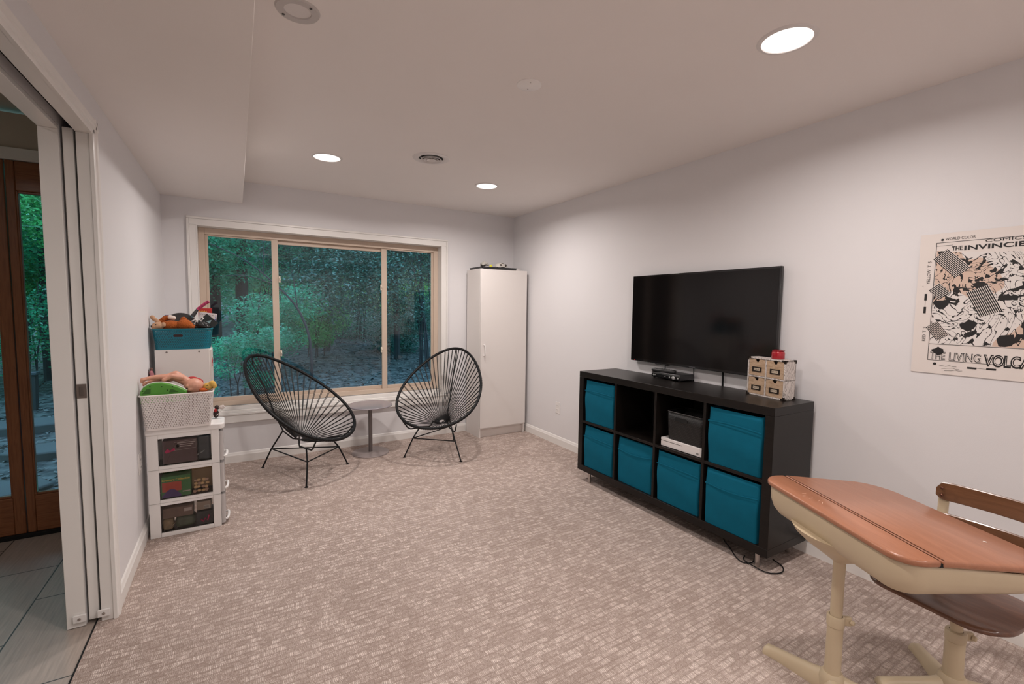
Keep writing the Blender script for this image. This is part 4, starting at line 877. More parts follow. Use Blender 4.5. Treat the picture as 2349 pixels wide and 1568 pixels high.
SKIN = mat('doll_vinyl', (.66, .33, .23), .45, noise=.06, nscale=30)
o = thing('baby_doll', 'bare baby doll lying face down along the top of the white basket', 'doll', (-.30, 3.33, .86))
blob('body', [('c', (-.320, 3.335, .940), .030, (-.272, 3.335, .905), .026), ('c', (-.325, 3.335, .940), .026, (-.352, 3.335, .932), .026),
              ('c', (-.355, 3.325, .938), .018, (-.415, 3.315, .940), .0145), ('c', (-.415, 3.315, .940), .014, (-.455, 3.305, .935), .011), ('c', (-.455, 3.305, .935), .011, (-.468, 3.30, .932), .013), ('e', (-.472, 3.299, .924), (.009, .010, .014)),
              ('c', (-.355, 3.345, .925), .018, (-.42, 3.345, .915), .013), ('c', (-.42, 3.345, .915), .013, (-.462, 3.34, .905), .010), ('e', (-.468, 3.338, .898), (.010, .010, .012)),
              ('c', (-.292, 3.308, .930), .015, (-.335, 3.300, .944), .012), ('c', (-.335, 3.300, .944), .012, (-.362, 3.296, .928), .010), ('e', (-.370, 3.294, .925), (.013, .011, .012)),
              ('c', (-.272, 3.335, .900), .018, (-.255, 3.33, .888), .018), ('e', (-.232, 3.322, .874), (.052, .048, .047)), ('e', (-.247, 3.283, .862), (.016, .012, .012)), ('e', (-.262, 3.284, .882), (.008, .006, .010))], SKIN, o, voxel=.0032, smooth_it=3)
MB().ell((-.262, 3.279, .868), (.005, .003, .004)).build('eye', DARK, o)
YP = mat('yellow_plush', (.68, .42, .10), .85, noise=.12, nscale=80, bump=.3)
o = thing('yellow_soft_toy', 'yellow soft toy head with black eyes poking over the right end of the white basket', 'soft toy', (-.15, 3.31, .85))
blob('head', [('e', (-.160, 3.31, .868), (.026, .026, .024)), ('e', (-.138, 3.305, .882), (.020, .022, .022)), ('e', (-.128, 3.302, .872), (.014, .016, .018))], YP, o, voxel=.0035)
for p in ((-.163, 3.284, .880), (-.137, 3.281, .866)): MB().ell(p, (.0035, .002, .0035)).build('eye', DARK, o)
MB().ell((-.168, 3.285, .856), (.006, .003, .006)).build('nose', mat('nose_grey', (.05, .04, .05), .6), o)
MB().ell((-.182, 3.29, .852), (.022, .016, .012)).build('collar', mat('orange_cloth', (.60, .12, .02), .8), o)
o = thing('plaid_cloth', 'red and black plaid cloth scrap behind the doll in the white basket', 'cloth', (-.245, 3.40, .85))
blob('cloth', [('e', (-.245, 3.39, .905), (.034, .02, .020)), ('e', (-.225, 3.39, .885), (.040, .02, .03)), ('e', (-.25, 3.39, .84), (.04, .025, .05))], mat('plaid_red', (.42, .03, .03), .8), o)
for k in range(3): MB().tube([(-.258+.014*k, 3.3695, .885), (-.256+.014*k, 3.3705, .918)], .0012, 5).build('plaid_line', DARK, o)
# doll beside the basket
o = thing('rag_doll', 'small dark rag doll with a white tuft behind the white basket, by the sill', 'doll', (-.115, 3.41, .646))
blob('body', [('e', (-.128, 3.415, .675), (.016, .018, .028)), ('e', (-.122, 3.41, .716), (.014, .014, .015))], mat('doll_brown', (.03, .018, .015), .7), o, voxel=.003)
blob('tuft', [('e', (-.100, 3.405, .716), (.014, .013, .012)), ('e', (-.090, 3.403, .724), (.008, .008, .007)), ('e', (-.093, 3.403, .708), (.009, .008, .007)), ('e', (-.084, 3.403, .715), (.007, .007, .006))], mat('tuft_white', (.62, .56, .53), .8), o, voxel=.0025)
MB().ell((-.130, 3.395, .700), (.008, .006, .012)).build('scarf', mat('scarf_red', (.4, .02, .02), .7), o)
MB().tube([(-.127, 3.40, .667), (-.112, 3.40, .678), (-.101, 3.40, .692)], .0025, 6).build('strap', WPLAST, o)

# toys in the turquoise basket
BR = mat('bear_brown', (.36, .085, .012), .95, noise=.25, nscale=90, bump=.8, bscale=260); TN = mat('plush_tan', (.50, .30, .18), .95, noise=.15, nscale=90, bump=.6, bscale=300); WP = mat('plush_white', (.72, .62, .55), .95, bump=.5)
o = thing('brown_bear', 'orange-brown plush bear lying on its side in the turquoise basket', 'soft toy', (-.33, 3.76, 1.2))
blob('body', [('e', (-.375, 3.765, 1.222), (.060, .042, .034)), ('e', (-.300, 3.755, 1.226), (.045, .042, .038)), ('c', (-.285, 3.75, 1.224), .030, (-.252, 3.742, 1.210), .017), ('e', (-.305, 3.765, 1.266), (.018, .012, .015)), ('c', (-.440, 3.79, 1.240), .015, (-.405, 3.80, 1.272), .017), ('c', (-.405, 3.80, 1.272), .017, (-.380, 3.795, 1.275), .016)], BR, o, voxel=.0025, smooth_it=2, fuzz=.006)
blob('white_paw', [('c', (-.380, 3.79, 1.277), .016, (-.362, 3.785, 1.272), .015)], WP, o)
MB().ell((-.238, 3.732, 1.211), (.009, .008, .009)).build('nose', DARK, o)
MB().ell((-.236, 3.748, 1.196), (.010, .012, .008)).build('chin', WP, o)
o = thing('tan_soft_toy', 'tan plush animal head lying at the wall end of the turquoise basket', 'soft toy', (-.45, 3.74, 1.2))
blob('head', [('e', (-.440, 3.735, 1.222), (.034, .028, .026)), ('e', (-.459, 3.725, 1.216), (.016, .020, .018)), ('e', (-.410, 3.722, 1.230), (.013, .010, .017))], TN, o, voxel=.0025, fuzz=.003)
blob('arm', [('c', (-.440, 3.765, 1.245), .012, (-.465, 3.77, 1.268), .013), ('e', (-.472, 3.77, 1.278), (.013, .013, .013))], TN, o, voxel=.0025, fuzz=.003)
MB().ell((-.448, 3.709, 1.232), (.003, .002, .003)).build('eye', DARK, o); MB().ell((-.473, 3.712, 1.222), (.003, .004, .004)).build('nose', DARK, o)
o = thing('frying_pan', 'toy grey frying pan with a pink handle standing in the turquoise basket', 'toy pan', (-.31, 3.87, 1.25))
nrm = Vector((.10, -.62, .78)).normalized(); Tp = Matrix.Translation((-.325, 3.855, 1.262)) @ nrm.to_track_quat('Z', 'Y').to_matrix().to_4x4()
PG = mat('pan_grey', (.060, .057, .057), .28, .5)
MB().lathe([(.0001, 0), (.060, 0), (.072, -.008), (.084, -.030), (.088, -.031), (.077, -.006), (.063, .004), (.0001, .004)], T=Tp, n=48, cap=False).build('pan_body', PG, o)
MB().tube([(-.262, 3.850, 1.282), (-.248, 3.851, 1.305), (-.237, 3.853, 1.322), (-.228, 3.855, 1.334)], [.013, .012, .009, .010], 10).build('handle_socket', PG, o)
hd = MB().tube(smoothp([(-.232, 3.855, 1.330), (-.216, 3.855, 1.345), (-.190, 3.855, 1.368), (-.164, 3.855, 1.388)]), [.012]+[.0105]*16+[.0125, .009], 12).build('handle', mat('pan_pink', (.46, .035, .12), .5, noise=.1), o, label='pink ribbed handle')
for k in range(4): c_ = Vector((-.220, 3.855, 1.342)).lerp(Vector((-.172, 3.855, 1.382)), k/3); MB().ell(tuple(c_+Vector((0, -.0095, .001))), (.0055, .003, .0045)).build('grip_dent', mat('pan_pink_dark', (.16, .01, .05), .6), hd)
tag(MB().prism(rrect(-.455, -.165, 3.715, 3.970, .03), 1.073, 1.176).build('dark_filler', mat('filler_dark', (.05, .018, .018), .9, noise=.5, nscale=30), bevel=.01), 'dark filler added inside the turquoise basket to darken its holes', 'filler')  # made-up filling, added so the turquoise basket's holes look dark
tag(MB().prism(rrect(-.450, -.160, 3.248, 3.420, .03), .652, .812).build('dark_filler', mat('filler_mixed', (.11, .055, .045), .9, noise=.7, nscale=25), bevel=.01), 'dark filler added inside the white basket to darken its holes', 'filler')  # same added filling, darkening the white basket's holes
o = thing('red_book', 'red children\'s book standing at the back of the turquoise basket', 'book', (-.18, 3.93, 1.2))
MB().box(-.232, -.150, 3.925, 3.94, 1.20, 1.338).build('cover', mat('book_red', (.46, .022, .022), .5), o, bevel=.001)
mb = MB()
for k in range(5): mb.tube([(-.228+.010*k, 3.924, 1.308), (-.224+.010*k, 3.924, 1.322), (-.221+.010*k, 3.924, 1.310)], .0013, 5)
mb.build('title', YEL, o, label='yellow title lettering')
def tilted(name, cx_, cy_, cz_, w_, d__, h_, ry, rx, m, label, cat, rz=0):
    T_ = Matrix.Translation((cx_, cy_, cz_)) @ Matrix.Rotation(rz, 4, 'Z') @ Matrix.Rotation(rx, 4, 'X') @ Matrix.Rotation(ry, 4, 'Y')
    ob = thing(name, label, cat, (cx_, cy_, cz_-h_/2)); MB().box(-w_/2, w_/2, -d__/2, d__/2, -h_/2, h_/2, T=T_).build('carton', m, ob, bevel=.001); return ob, T_
ob, T_ = tilted('card_game_box', -.178, 3.895, 1.262, .105, .012, .09, .14, -.12, mat('box_white', (.66, .60, .60), .5), 'white card box with dark handwriting in the turquoise basket', 'box')
mb = MB(); [mb.tube([tuple(T_ @ Vector((-.045+.022*k+.004*j, -.0065, .026+.004*((j*7+k) % 3)))) for j in range(5)], .0009, 5) for k in range(4)]; mb.build('handwriting', DARK, ob)
mb = MB(); [mb.box(.044, .049, -.0068, -.006, -.03+.014*k, -.022+.014*k, T=T_) for k in range(5)]; mb.build('blue_border', mat('border_blue', (.04, .05, .38), .5), ob, smooth=False)
ob, T_ = tilted('black_box', -.166, 3.86, 1.246, .095, .02, .060, .78, -.2, mat('box_dark', (.010, .014, .014), .35), 'tilted black box with a small coloured picture in the turquoise basket', 'box')
MB().prism([(-.012, -.014), (.014, -.010), (.004, .016)], 0, .001, f=lambda a, b_, c: tuple(T_ @ Vector((a, -.0102-c, b_)))).build('picture', mat('pic_teal', (.25, .36, .38), .5), ob, smooth=False)
ob, T_ = tilted('tooth_edge_card', -.222, 3.79, 1.252, .070, .006, .016, -.72, 0, WPLAST, 'white card strip with dark squares in the turquoise basket', 'card')
mb = MB(); [mb.box(-.026+.02*k, -.014+.02*k, -.0036, -.003, -.004, .005, T=T_) for k in range(3)]; mb.build('dark_square', DARK, ob, smooth=False)
blob('black_bag', [('e', (-.205, 3.80, 1.222), (.042, .04, .030)), ('e', (-.185, 3.79, 1.212), (.030, .04, .022)), ('e', (-.215, 3.81, 1.240), (.022, .025, .018))], mat('bag_black', (.012, .012, .012), .35), voxel=.003, smooth_it=1, fuzz=.012)
tag(bpy.data.objects['black_bag'], 'crumpled black plastic bag in the right half of the turquoise basket', 'bag')
tag(MB().box(-.425, -.385, 3.93, 3.95, 1.20, 1.290).build('blue_book', mat('book_blue', (.01, .12, .32), .5), bevel=.001), 'blue book edge behind the frying pan in the turquoise basket', 'book')
tag(MB().tube(smoothp([(-.262, 3.76, 1.250), (-.240, 3.76, 1.262), (-.232, 3.762, 1.256), (-.240, 3.765, 1.248)]), .003, 8).build('white_cord', WPLAST), 'short white looped cord beside the bear in the turquoise basket', 'cord')

# ================================================================ SCHOOL DESK
e1 = Vector((-.451, -.892)); e2 = Vector((.892, -.451)); G = Vector((1.910, .990))
def D(a, b_, z): p = G+e1*a+e2*b_; return (p.x, p.y, z)
DW, DD = .645, .405
o = thing('school_desk', 'vintage cream metal school desk with an orange-brown wooden top', 'desk', (1.81, .735, 0), math.atan2(e1.y, e1.x))
DWOOD = wood('desk_top_wood', (.36, .145, .076), (.47, .205, .115), .34, 0, 1.6, 7, coat=.25, bands=10)
DCREAM = mat('desk_cream_enamel', (.60, .49, .335), .38, noise=.05, nscale=7, bump=.05, bscale=60)
zt_ = lambda b_: .700-.10*max(0, b_)
def slab(ol, th, name, m):
    n = len(ol); lo = []
    for ins, dz in ((.006, 0), (.0018, -.0025), (0, -.007), (.0005, -th+.004), (.005, -th)):
        c = Vector((sum(p[0] for p in ol)/n, sum(p[1] for p in ol)/n)); ring_ = []
        for k in range(n):
            p0, p1, p2 = Vector(ol[k-1]), Vector(ol[k]), Vector(ol[(k+1) % n]); tg = (p2-p0).normalized(); nn_ = Vector((tg.y, -tg.x))
            q = p1-nn_*ins; ring_.append(D(q.x, q.y, zt_(q.y)+dz))
        lo.append(ring_)
    return MB().loft(lo).build(name, m, o, angle=50)
slab(rrect(0, DW, .0045, DD, (.115, .115, .003, .003), 12), .020, 'lid', DWOOD)
slab(rrect(0, DW, -.105, -.0025, (.003, .003, .075, .075), 12), .020, 'back_strip', DWOOD)
MB().loft([[D(a, b_, z) for a, b_ in ((.03, -.0035), (DW-.002, -.0035), (DW-.002, .006), (.03, .006))] for z in (.680, .690)]).build('gap_shade_strip', DARK, o, smooth=False, label='black strip painting the shade in the gap between strip and lid')  # black liner stands in for the shade inside the lid gap
def panloop(ins, d0, d1, r):
    x0, x1, y0, y1 = .014+ins, DW-.014-ins, -.094+ins, DD-.018-ins*1.2; out = []
    for a, b_ in rrect(x0, x1, y0, y1, (r+.02, r+.02, r, r), 8):
        f = (b_-(-.094))/(DD+.094-.018); dz = d0*(1-f)+d1*f; out.append(D(a, b_, zt_(b_)-.018-.014*max(0, f-.25)/.75-dz))
    return out
lo = [panloop(.0, .0, .0, .07), panloop(-.002, .012, .008, .07), panloop(0, .055, .030, .07), panloop(.008, .085, .046, .068), panloop(.022, .106, .060, .06), panloop(.045, .120, .070, .05), panloop(.075, .126, .074, .04)]
MB().loft(lo, cap0=False).build('book_box', DCREAM, o, solid=.0015, angle=60)
# boss under the box, tubes, collar
colx, coly = 1.812, .733
cl = Vector((colx, coly))-G; ca, cb_ = cl.dot(e1), cl.dot(e2)
lo = []
for ra, rb, z in ((.150, .120, .598), (.145, .112, .575), (.120, .088, .548), (.080, .058, .522), (.040, .034, .500), (.022, .022, .488)):
    off = (z-.488)*.25
    lo.append([D(ca+ra*math.cos(2*PI*k/32), cb_-off+rb*math.sin(2*PI*k/32), z) for k in range(32)])
MB().loft(lo).build('pedestal_head', DCREAM, o, angle=60)
MB().lathe([(.019, .25), (.019, .50)], colx, coly, 0, 24).build('inner_tube', DCREAM, o)
MB().lathe([(.0275, .055), (.0255, .10), (.0245, .270)], colx, coly, 0, 28).build('outer_tube', DCREAM, o)
MB().lathe([(.0255, .248), (.0275, .250), (.028, .284), (.026, .287), (.0205, .288), (.0205, .27)], colx, coly, 0, 28, cap=False).build('collar', DCREAM, o)
ck = Vector((.80, -.60)).normalized(); kx, ky = colx+ck.x*.030, coly+ck.y*.030
kn = MB().box(-.006, .022, -.008, .008, .252, .284, T=Matrix.Translation((kx, ky, 0)) @ Matrix.Rotation(math.atan2(ck.y, ck.x), 4, 'Z')).build('clamp_ear', DCREAM, o, bevel=.004)
MB().lathe([(.008, 0), (.008, .008), (.005, .011)], T=Matrix.Translation((kx+ck.x*.014-.002, ky+ck.y*.014-.008, .268)) @ Matrix.Rotation(PI/2, 4, 'X'), n=14).build('clamp_bolt', DCREAM, kn)
def foot(cx_, cy_, ang, L_, par, nm='foot'):
    d = Vector((math.cos(ang), math.sin(ang))); s_ = Vector((-d.y, d.x)); lo = []
    for f, w_, h_ in ((0, .032, .074), (.12, .031, .066), (.28, .027, .056), (.5, .024, .048), (.75, .022, .040), (.90, .024, .034), (.97, .026, .030), (1.0, .022, .022)):
        c = Vector((cx_, cy_))+d*L_*f
        lo.append([(c.x+s_.x*w_*u, c.y+s_.y*w_*u, h_*v) for u, v in ((-1, 0), (-1, .25), (-.82, .68), (-.45, .95), (0, 1), (.45, .95), (.82, .68), (1, .25), (1, 0))])
    return MB().loft(lo).build(nm, DCREAM, par, angle=50)
for a in (93, 213, 300): foot(colx, coly, math.radians(a), .235, o)
MB().lathe([(.040, 0), (.040, .05), (.036, .066), (.030, .076), (.0001, .076)], colx, coly, 0, 28).build('hub', DCREAM, o)
for (a, b_, w_) in ((.33, -.06, .02), (.36, -.045, .015), (.30, -.07, .012), (.39, -.05, .02), (.27, -.055, .014)):
    MB().box(-w_/2, w_/2, -.0006, .0006, 0, .0004, T=Matrix.Translation(D(a*.7, b_, .7001)) @ Matrix.Rotation(a*9, 4, 'Z')).build('scratch', mat('scratch_pale', (.72, .48, .36), .6), o, smooth=False)
MB().lathe([(.0001, .0004), (.005, .0004)], *D(.50, .30, 0)[:2], zt_(.30)+.0006, 7, cap=False).build('chip', mat('chip_white', (.75, .68, .62), .6), o)

# ================================================================ SCHOOL CHAIR
sc = Vector((2.170, .505)); fw = Vector((-.991, .132)); lf = Vector((-.132, -.991))
def K(a, b_, z): p = sc+fw*a+lf*b_; return (p.x, p.y, z)
o = thing('school_chair', 'vintage school chair with cream pedestal and brown plywood seat behind the desk', 'chair', (sc.x, sc.y, 0), math.atan2(lf.y, lf.x))
CWOOD = wood('chair_plywood', (.085, .036, .022), (.17, .075, .042), .30, 0, 1.5, 9, coat=.4, bands=12)
CWOOD2 = wood('chair_back_plywood', (.125, .052, .022), (.22, .098, .046), .30, 0, 1.5, 9, coat=.4, bands=12)
ol = rrect(-.120, .222, -.190, .190, (.10, .10, .06, .06), 8)
lo = []
def sz_(a, b_): return .403-.010*math.exp(-((a-.02)/.12)**2)*math.exp(-(b_/.12)**2)-.05*max(0, -a-.04)-.12*max(0, a-.17)
for s_, dz in ((.05, 0), (.35, 0), (.7, 0), (.93, 0), (.985, -.001), (1.0, -.006), (1.0, -.011), (.985, -.016), (.9, -.017), (.4, -.017)):
    lo.append([K(.05+(a-.05)*s_, b_*s_, sz_(.05+(a-.05)*s_, b_*s_)+dz) for a, b_ in ol])
MB().loft(lo).build('seat', CWOOD, o, angle=50)
def slat(z0, z1, name, back=-.222, hw=.178):
    lo = []; n = 24; rr_c = .026
    for k in range(n+1):
        y_ = -hw+2*hw*k/n; edge = min(y_+hw, hw-y_); sh = rr_c-math.sqrt(max(0, rr_c**2-(rr_c-min(edge, rr_c))**2)); sh = min(sh, rr_c*.98)
        x_ = back-.028*(1-(y_/hw)**2); th = .011
        za, zb_ = z0+sh*.6, z1-sh
        lo.append([K(x_+(.004 if 0 else 0), y_, za+.003), K(x_+.003, y_, za), K(x_+th-.003, y_, za), K(x_+th, y_, za+.003), K(x_+th, y_, zb_-.003), K(x_+th-.003, y_, zb_), K(x_+.003, y_, zb_), K(x_, y_, zb_-.003)])
    return MB().loft(lo).build(name, CWOOD2, o, angle=40)
sb = slat(.624, .697, 'back_slat'); slat(.505, .572, 'back_slat')
for s_ in (-1, 1):
    pts = smoothp([(.00, .10*s_, .378), (-.12, .13*s_, .380), (-.185, .150*s_, .40), (-.222, .158*s_, .47), (-.232, .160*s_, .58), (-.236, .160*s_, .672)], 5); lo = []
    for i, p in enumerate(pts):
        d = (pts[min(i+1, len(pts)-1)]-pts[max(i-1, 0)]).normalized(); nx = Vector((d.z, 0, -d.x)).normalized()*.004
        lo.append([K(*(p+nx+Vector((0, -.017, 0)))), K(*(p+nx+Vector((0, .017, 0)))), K(*(p-nx+Vector((0, .017, 0)))), K(*(p-nx+Vector((0, -.017, 0))))])
    MB().loft(lo).build('back_support', DCREAM, o, bevel=.002)
    for z in (.645, .674): MB().ell(K(-.209, .158*s_, z), (.005, .006, .006)).build('rivet', mat('copper_rivet', (.16, .07, .045), .35, .7), sb)
    for z in (.525, .553): MB().ell(K(-.209, .158*s_, z), (.005, .006, .006)).build('rivet', mat('copper_rivet', (.16, .07, .045), .35, .7), o)
MB().box(-.10, .10, -.11, .11, .372, .386, T=Matrix.Translation((sc.x, sc.y, 0)) @ Matrix.Rotation(math.atan2(fw.y, fw.x), 4, 'Z')).build('seat_plate', DCREAM, o, bevel=.003)
MB().lathe([(.0175, .20), (.0175, .375)], sc.x, sc.y, 0, 24).build('inner_tube', DCREAM, o)
MB().lathe([(.030, .055), (.0285, .10), (.0275, .225)], sc.x, sc.y, 0, 28).build('outer_tube', DCREAM, o)
MB().lathe([(.028, .205), (.0295, .207), (.030, .240), (.028, .243), (.019, .244), (.019, .22)], sc.x, sc.y, 0, 28, cap=False).build('collar', DCREAM, o)
kn = MB().box(-.006, .024, -.008, .008, .210, .240, T=Matrix.Translation((sc.x+ck.x*.032, sc.y+ck.y*.032, 0)) @ Matrix.Rotation(math.atan2(ck.y, ck.x), 4, 'Z')).build('clamp_ear', DCREAM, o, bevel=.004)
MB().lathe([(.009, 0), (.009, .008), (.006, .011)], T=Matrix.Translation((sc.x+ck.x*.046-.003, sc.y+ck.y*.046-.008, .225)) @ Matrix.Rotation(PI/2, 4, 'X'), n=14).build('clamp_bolt', DCREAM, kn)
for a in (42, 140, 222, 320): foot(sc.x, sc.y, math.radians(a), .235, o)
MB().lathe([(.044, 0), (.044, .05), (.040, .068), (.034, .080), (.0001, .080)], sc.x, sc.y, 0, 28).build('hub', DCREAM, o)

# ================================================================ OUTSIDE
GRM = bpy.data.materials.new('forest_floor'); GRM.use_nodes = True; t = GRM.node_tree; b = t.nodes['Principled BSDF']
co = N(t, 'TexCoord'); n1 = N(t, 'TexNoise'); n1.inputs['Scale'].default_value = 9; n1.inputs['Detail'].default_value = 8; t.links.new(co.outputs['Object'], n1.inputs['Vector'])
rr_ = N(t, 'ValToRGB'); rr_.color_ramp.elements[0].color = (.012, .020, .022, 1); rr_.color_ramp.elements[0].position = .40; rr_.color_ramp.elements[1].color = (.10, .12, .12, 1); rr_.color_ramp.elements[1].position = .7
t.links.new(n1.outputs['Fac'], rr_.inputs[0]); t.links.new(rr_.outputs[0], b.inputs['Base Color']); b.inputs['Roughness'].default_value = .9
def gz(x, y):
    s_ = 1/(1+math.exp(-(x+.3)*3)); base_ = -.07*(1-s_)+.26*s_
    base_ = base_+(.05*(y-4.7) if y > 4.7 else 0)+ (.03*(y-14)**1.3 if y > 14 else 0)
    return base_+.03*math.sin(x*2.1+y)*math.sin(y*1.3)
mb = MB(); NX, NY = 70, 60; vs = []
for j in range(NY+1):
    y_ = 3.82+(34-3.82)*(j/NY)**1.8
    for i in range(NX+1):
        x_ = (-16+36*i/NX) ; vs.append((x_, y_, gz(x_, y_)))
fs = [(j*(NX+1)+i, j*(NX+1)+i+1, (j+1)*(NX+1)+i+1, (j+1)*(NX+1)+i) for j in range(NY) for i in range(NX) if not (vs[j*(NX+1)+i][0] > -1.3 and vs[j*(NX+1)+i][1] < 4.74)]
mb.add(vs, fs); S('ground', mb, GRM)
S('wall_outer', MB().box(-.66, -.636, 3.79, 4.73, -.1, H+.3).box(-.66, XR+.1, YB+.161, YB+.18, -.1, .445), mat('siding', (.20, .20, .19), .8), smooth=False)
def leaf_mat(name, c, tr):
    m = bpy.data.materials.new(name); m.use_nodes = True; t = m.node_tree; t.nodes.clear(); out = N(t, 'OutputMaterial')
    df = N(t, 'BsdfDiffuse'); tl = N(t, 'BsdfTranslucent'); mx = N(t, 'MixShader'); mx.inputs[0].default_value = tr; gl = N(t, 'BsdfGlossy'); gl.inputs['Roughness'].default_value = .35; gl.inputs[0].default_value = (.8, 1, 1, 1)
    co = N(t, 'TexCoord'); nz = N(t, 'TexNoise'); nz.inputs['Scale'].default_value = 6; nz.inputs['Detail'].default_value = 6; t.links.new(co.outputs['Object'], nz.inputs['Vector'])
    r = N(t, 'ValToRGB'); r.color_ramp.elements[0].position = .35; r.color_ramp.elements[1].position = .66; r.color_ramp.elements[0].color = (*[k*.40 for k in c], 1); r.color_ramp.elements[1].color = (*[min(1, k*1.7) for k in c], 1)
    t.links.new(nz.outputs['Fac'], r.inputs[0]); t.links.new(r.outputs[0], df.inputs[0]); t.links.new(r.outputs[0], tl.inputs[0])
    t.links.new(df.outputs[0], mx.inputs[1]); t.links.new(tl.outputs[0], mx.inputs[2]); m2 = N(t, 'MixShader'); m2.inputs[0].default_value = .06
    t.links.new(mx.outputs[0], m2.inputs[1]); t.links.new(gl.outputs[0], m2.inputs[2]); t.links.new(m2.outputs[0], out.inputs[0]); return m
LM = {'teal': leaf_mat('leaf_teal', (.045, .34, .19), .55), 'green': leaf_mat('leaf_green', (.09, .40, .13), .5), 'dark': leaf_mat('leaf_dark', (.045, .13, .10), .35), 'bright': leaf_mat('leaf_bright', (.34, .80, .22), .6)}
BARK = mat('bark', (.035, .034, .040), .9, noise=.4, nscale=12, bump=.6, bscale=30)
def leaves(centers, n, size, seed):
    rg = np.random.default_rng(seed); c = np.array([k[:3] for k in centers], float); r = np.array([k[3] for k in centers], float)
    w_ = r**2/np.sum(r**2); idx = rg.choice(len(c), n, p=w_); d = rg.normal(size=(n, 3)); d /= np.linalg.norm(d, axis=1)[:, None]
    p = c[idx]+d*(r[idx]*rg.uniform(.25, 1, n)**.6)[:, None]*np.array([1, 1, .75])
    a = rg.normal(size=(n, 3)); a[:, 2] *= .5; a /= np.linalg.norm(a, axis=1)[:, None]; q = np.cross(a, rg.normal(size=(n, 3))); q /= np.linalg.norm(q, axis=1)[:, None]
    s_ = (size*rg.uniform(.6, 1.3, n))[:, None]
    v = np.stack([p-a*s_, p+q*s_*.42, p+a*s_, p-q*s_*.42], 1).reshape(-1, 3); return v
def leafmesh(name, v, m, parent=None):
    n = len(v)//4; me = bpy.data.meshes.new(name); me.vertices.add(len(v)); me.vertices.foreach_set('co', v.astype(np.float32).ravel())
    me.loops.add(4*n); me.loops.foreach_set('vertex_index', np.arange(4*n, dtype=np.int32)); me.polygons.add(n)
    me.polygons.foreach_set('loop_start', np.arange(0, 4*n, 4, dtype=np.int32)); me.update(calc_edges=True); me.validate()
    me.materials.append(m); ob = bpy.data.objects.new(name, me); C.objects.link(ob)
    if parent: ob.parent = parent; me.transform(ORG[parent].inverted())
    return ob
def tree(name, label, cat, x, y, h, r0, lean, clusters, n, size, kind, seed, group=None, nb=7, stems=1):
    z = gz(x, y); o = thing(name, label, cat, (x, y, z), 0, group); rg = random.Random(seed)
    mb = MB()
    for s_ in range(stems):
        bx, by = x+(rg.uniform(-.15, .15) if stems > 1 else 0), y+(rg.uniform(-.15, .15) if stems > 1 else 0); lx = lean+(rg.uniform(-.5, .5)*h*.35 if stems > 1 else 0)
        pts = smoothp([(bx, by, z-.1), (bx+lx*.15, by, z+h*.3), (bx+lx*.5+rg.uniform(-.05, .05), by, z+h*.65), (bx+lx, by, z+h)], 4)
        mb.tube(pts, [r0*(1-.65*i/(len(pts)-1)) for i in range(len(pts))], 8)
    mb.build('trunk' if stems == 1 else 'stems', BARK, o)
    mb = MB()
    for k in range(nb):
        c = clusters[rg.randrange(len(clusters))]; f = rg.uniform(.3, .8); a = Vector((x+lean*f, y, z+h*f)); b_ = Vector(c[:3])+Vector([rg.uniform(-.4, .4)*c[3] for _ in range(3)])
        m_ = a.lerp(b_, .5)+Vector((0, 0, rg.uniform(-.1, .25))); mb.tube(smoothp([a, m_, b_], 4), [r0*.30*(1-.8*i/8) for i in range(9)], 6)
    mb.build('branches', BARK, o)
    leafmesh('foliage', leaves(clusters, int(n*2.6), size*.60, seed), LM[kind], o); return o
def cl_(x, y, z, r, k, sp, seed):
    rg = random.Random(seed); return [(x+rg.uniform(-sp, sp), y+rg.uniform(-sp*.5, sp*.5), z+rg.uniform(-sp*.8, sp*.8), r*rg.uniform(.7, 1.2)) for _ in range(k)]
TG_ = 'trees in the woods outside'
tree('woodland_tree', 'thick dark trunk at the left edge of the window view', 'tree', -.42, 11.6, 7.5, .15, .12, cl_(-.4, 10.6, 2.6, .9, 9, 1.2, 1), 7000, .055, 'teal', 1, TG_)
tree('woodland_tree', 'straight dark trunk in the middle of the left window pane', 'tree', .10, 11, 7, .13, .1, cl_(.4, 11.3, 2.6, .9, 8, 1.3, 2), 6000, .06, 'teal', 2, TG_)
tree('woodland_tree', 'leafy green tree behind the window\'s left mullion', 'tree', 1.5, 9.5, 5.5, .07, .3, cl_(1.5, 9.2, 2.6, .8, 9, 1.2, 3), 8000, .052, 'dark', 3, TG_)
tree('woodland_tree', 'dense dark tree filling the middle window pane', 'tree', 2.5, 8.2, 5, .06, -.2, cl_(2.1, 8.0, 2.2, .75, 10, 1.05, 4), 10000, .045, 'dark', 4, TG_)
tree('woodland_tree', 'dark tree overhanging the top of the right window pane', 'tree', 4.3, 9.0, 5, .07, -.4, cl_(3.4, 8.6, 3.0, .75, 8, 1.0, 5), 8000, .05, 'dark', 5, TG_)
tree('woodland_tree', 'tall green tree far back beyond the right pane', 'tree', 5.0, 14, 8, .13, .2, cl_(4.6, 14.5, 3.0, 1.5, 9, 2.2, 6), 8000, .085, 'bright', 6, TG_)
tree('woodland_tree', 'tall teal tree far behind the left pane', 'tree', .7, 16, 9, .15, .2, cl_(.6, 16.5, 3.2, 1.7, 10, 2.4, 7), 8000, .095, 'teal', 7, TG_)
tree('woodland_tree', 'tall green tree far behind the middle pane', 'tree', 2.9, 16, 9, .15, .2, cl_(2.8, 15.5, 3.2, 1.6, 10, 2.2, 8), 8000, .09, 'green', 8, TG_)
tree('shrub', 'sprawling dark shrub with many thin stems near the right mullion', 'shrub', 2.75, 7.3, 2.1, .014, -.2, cl_(2.3, 7.4, 1.75, .5, 7, .6, 9), 4500, .035, 'dark', 9, 'shrubs in the woods outside', 8, 9)
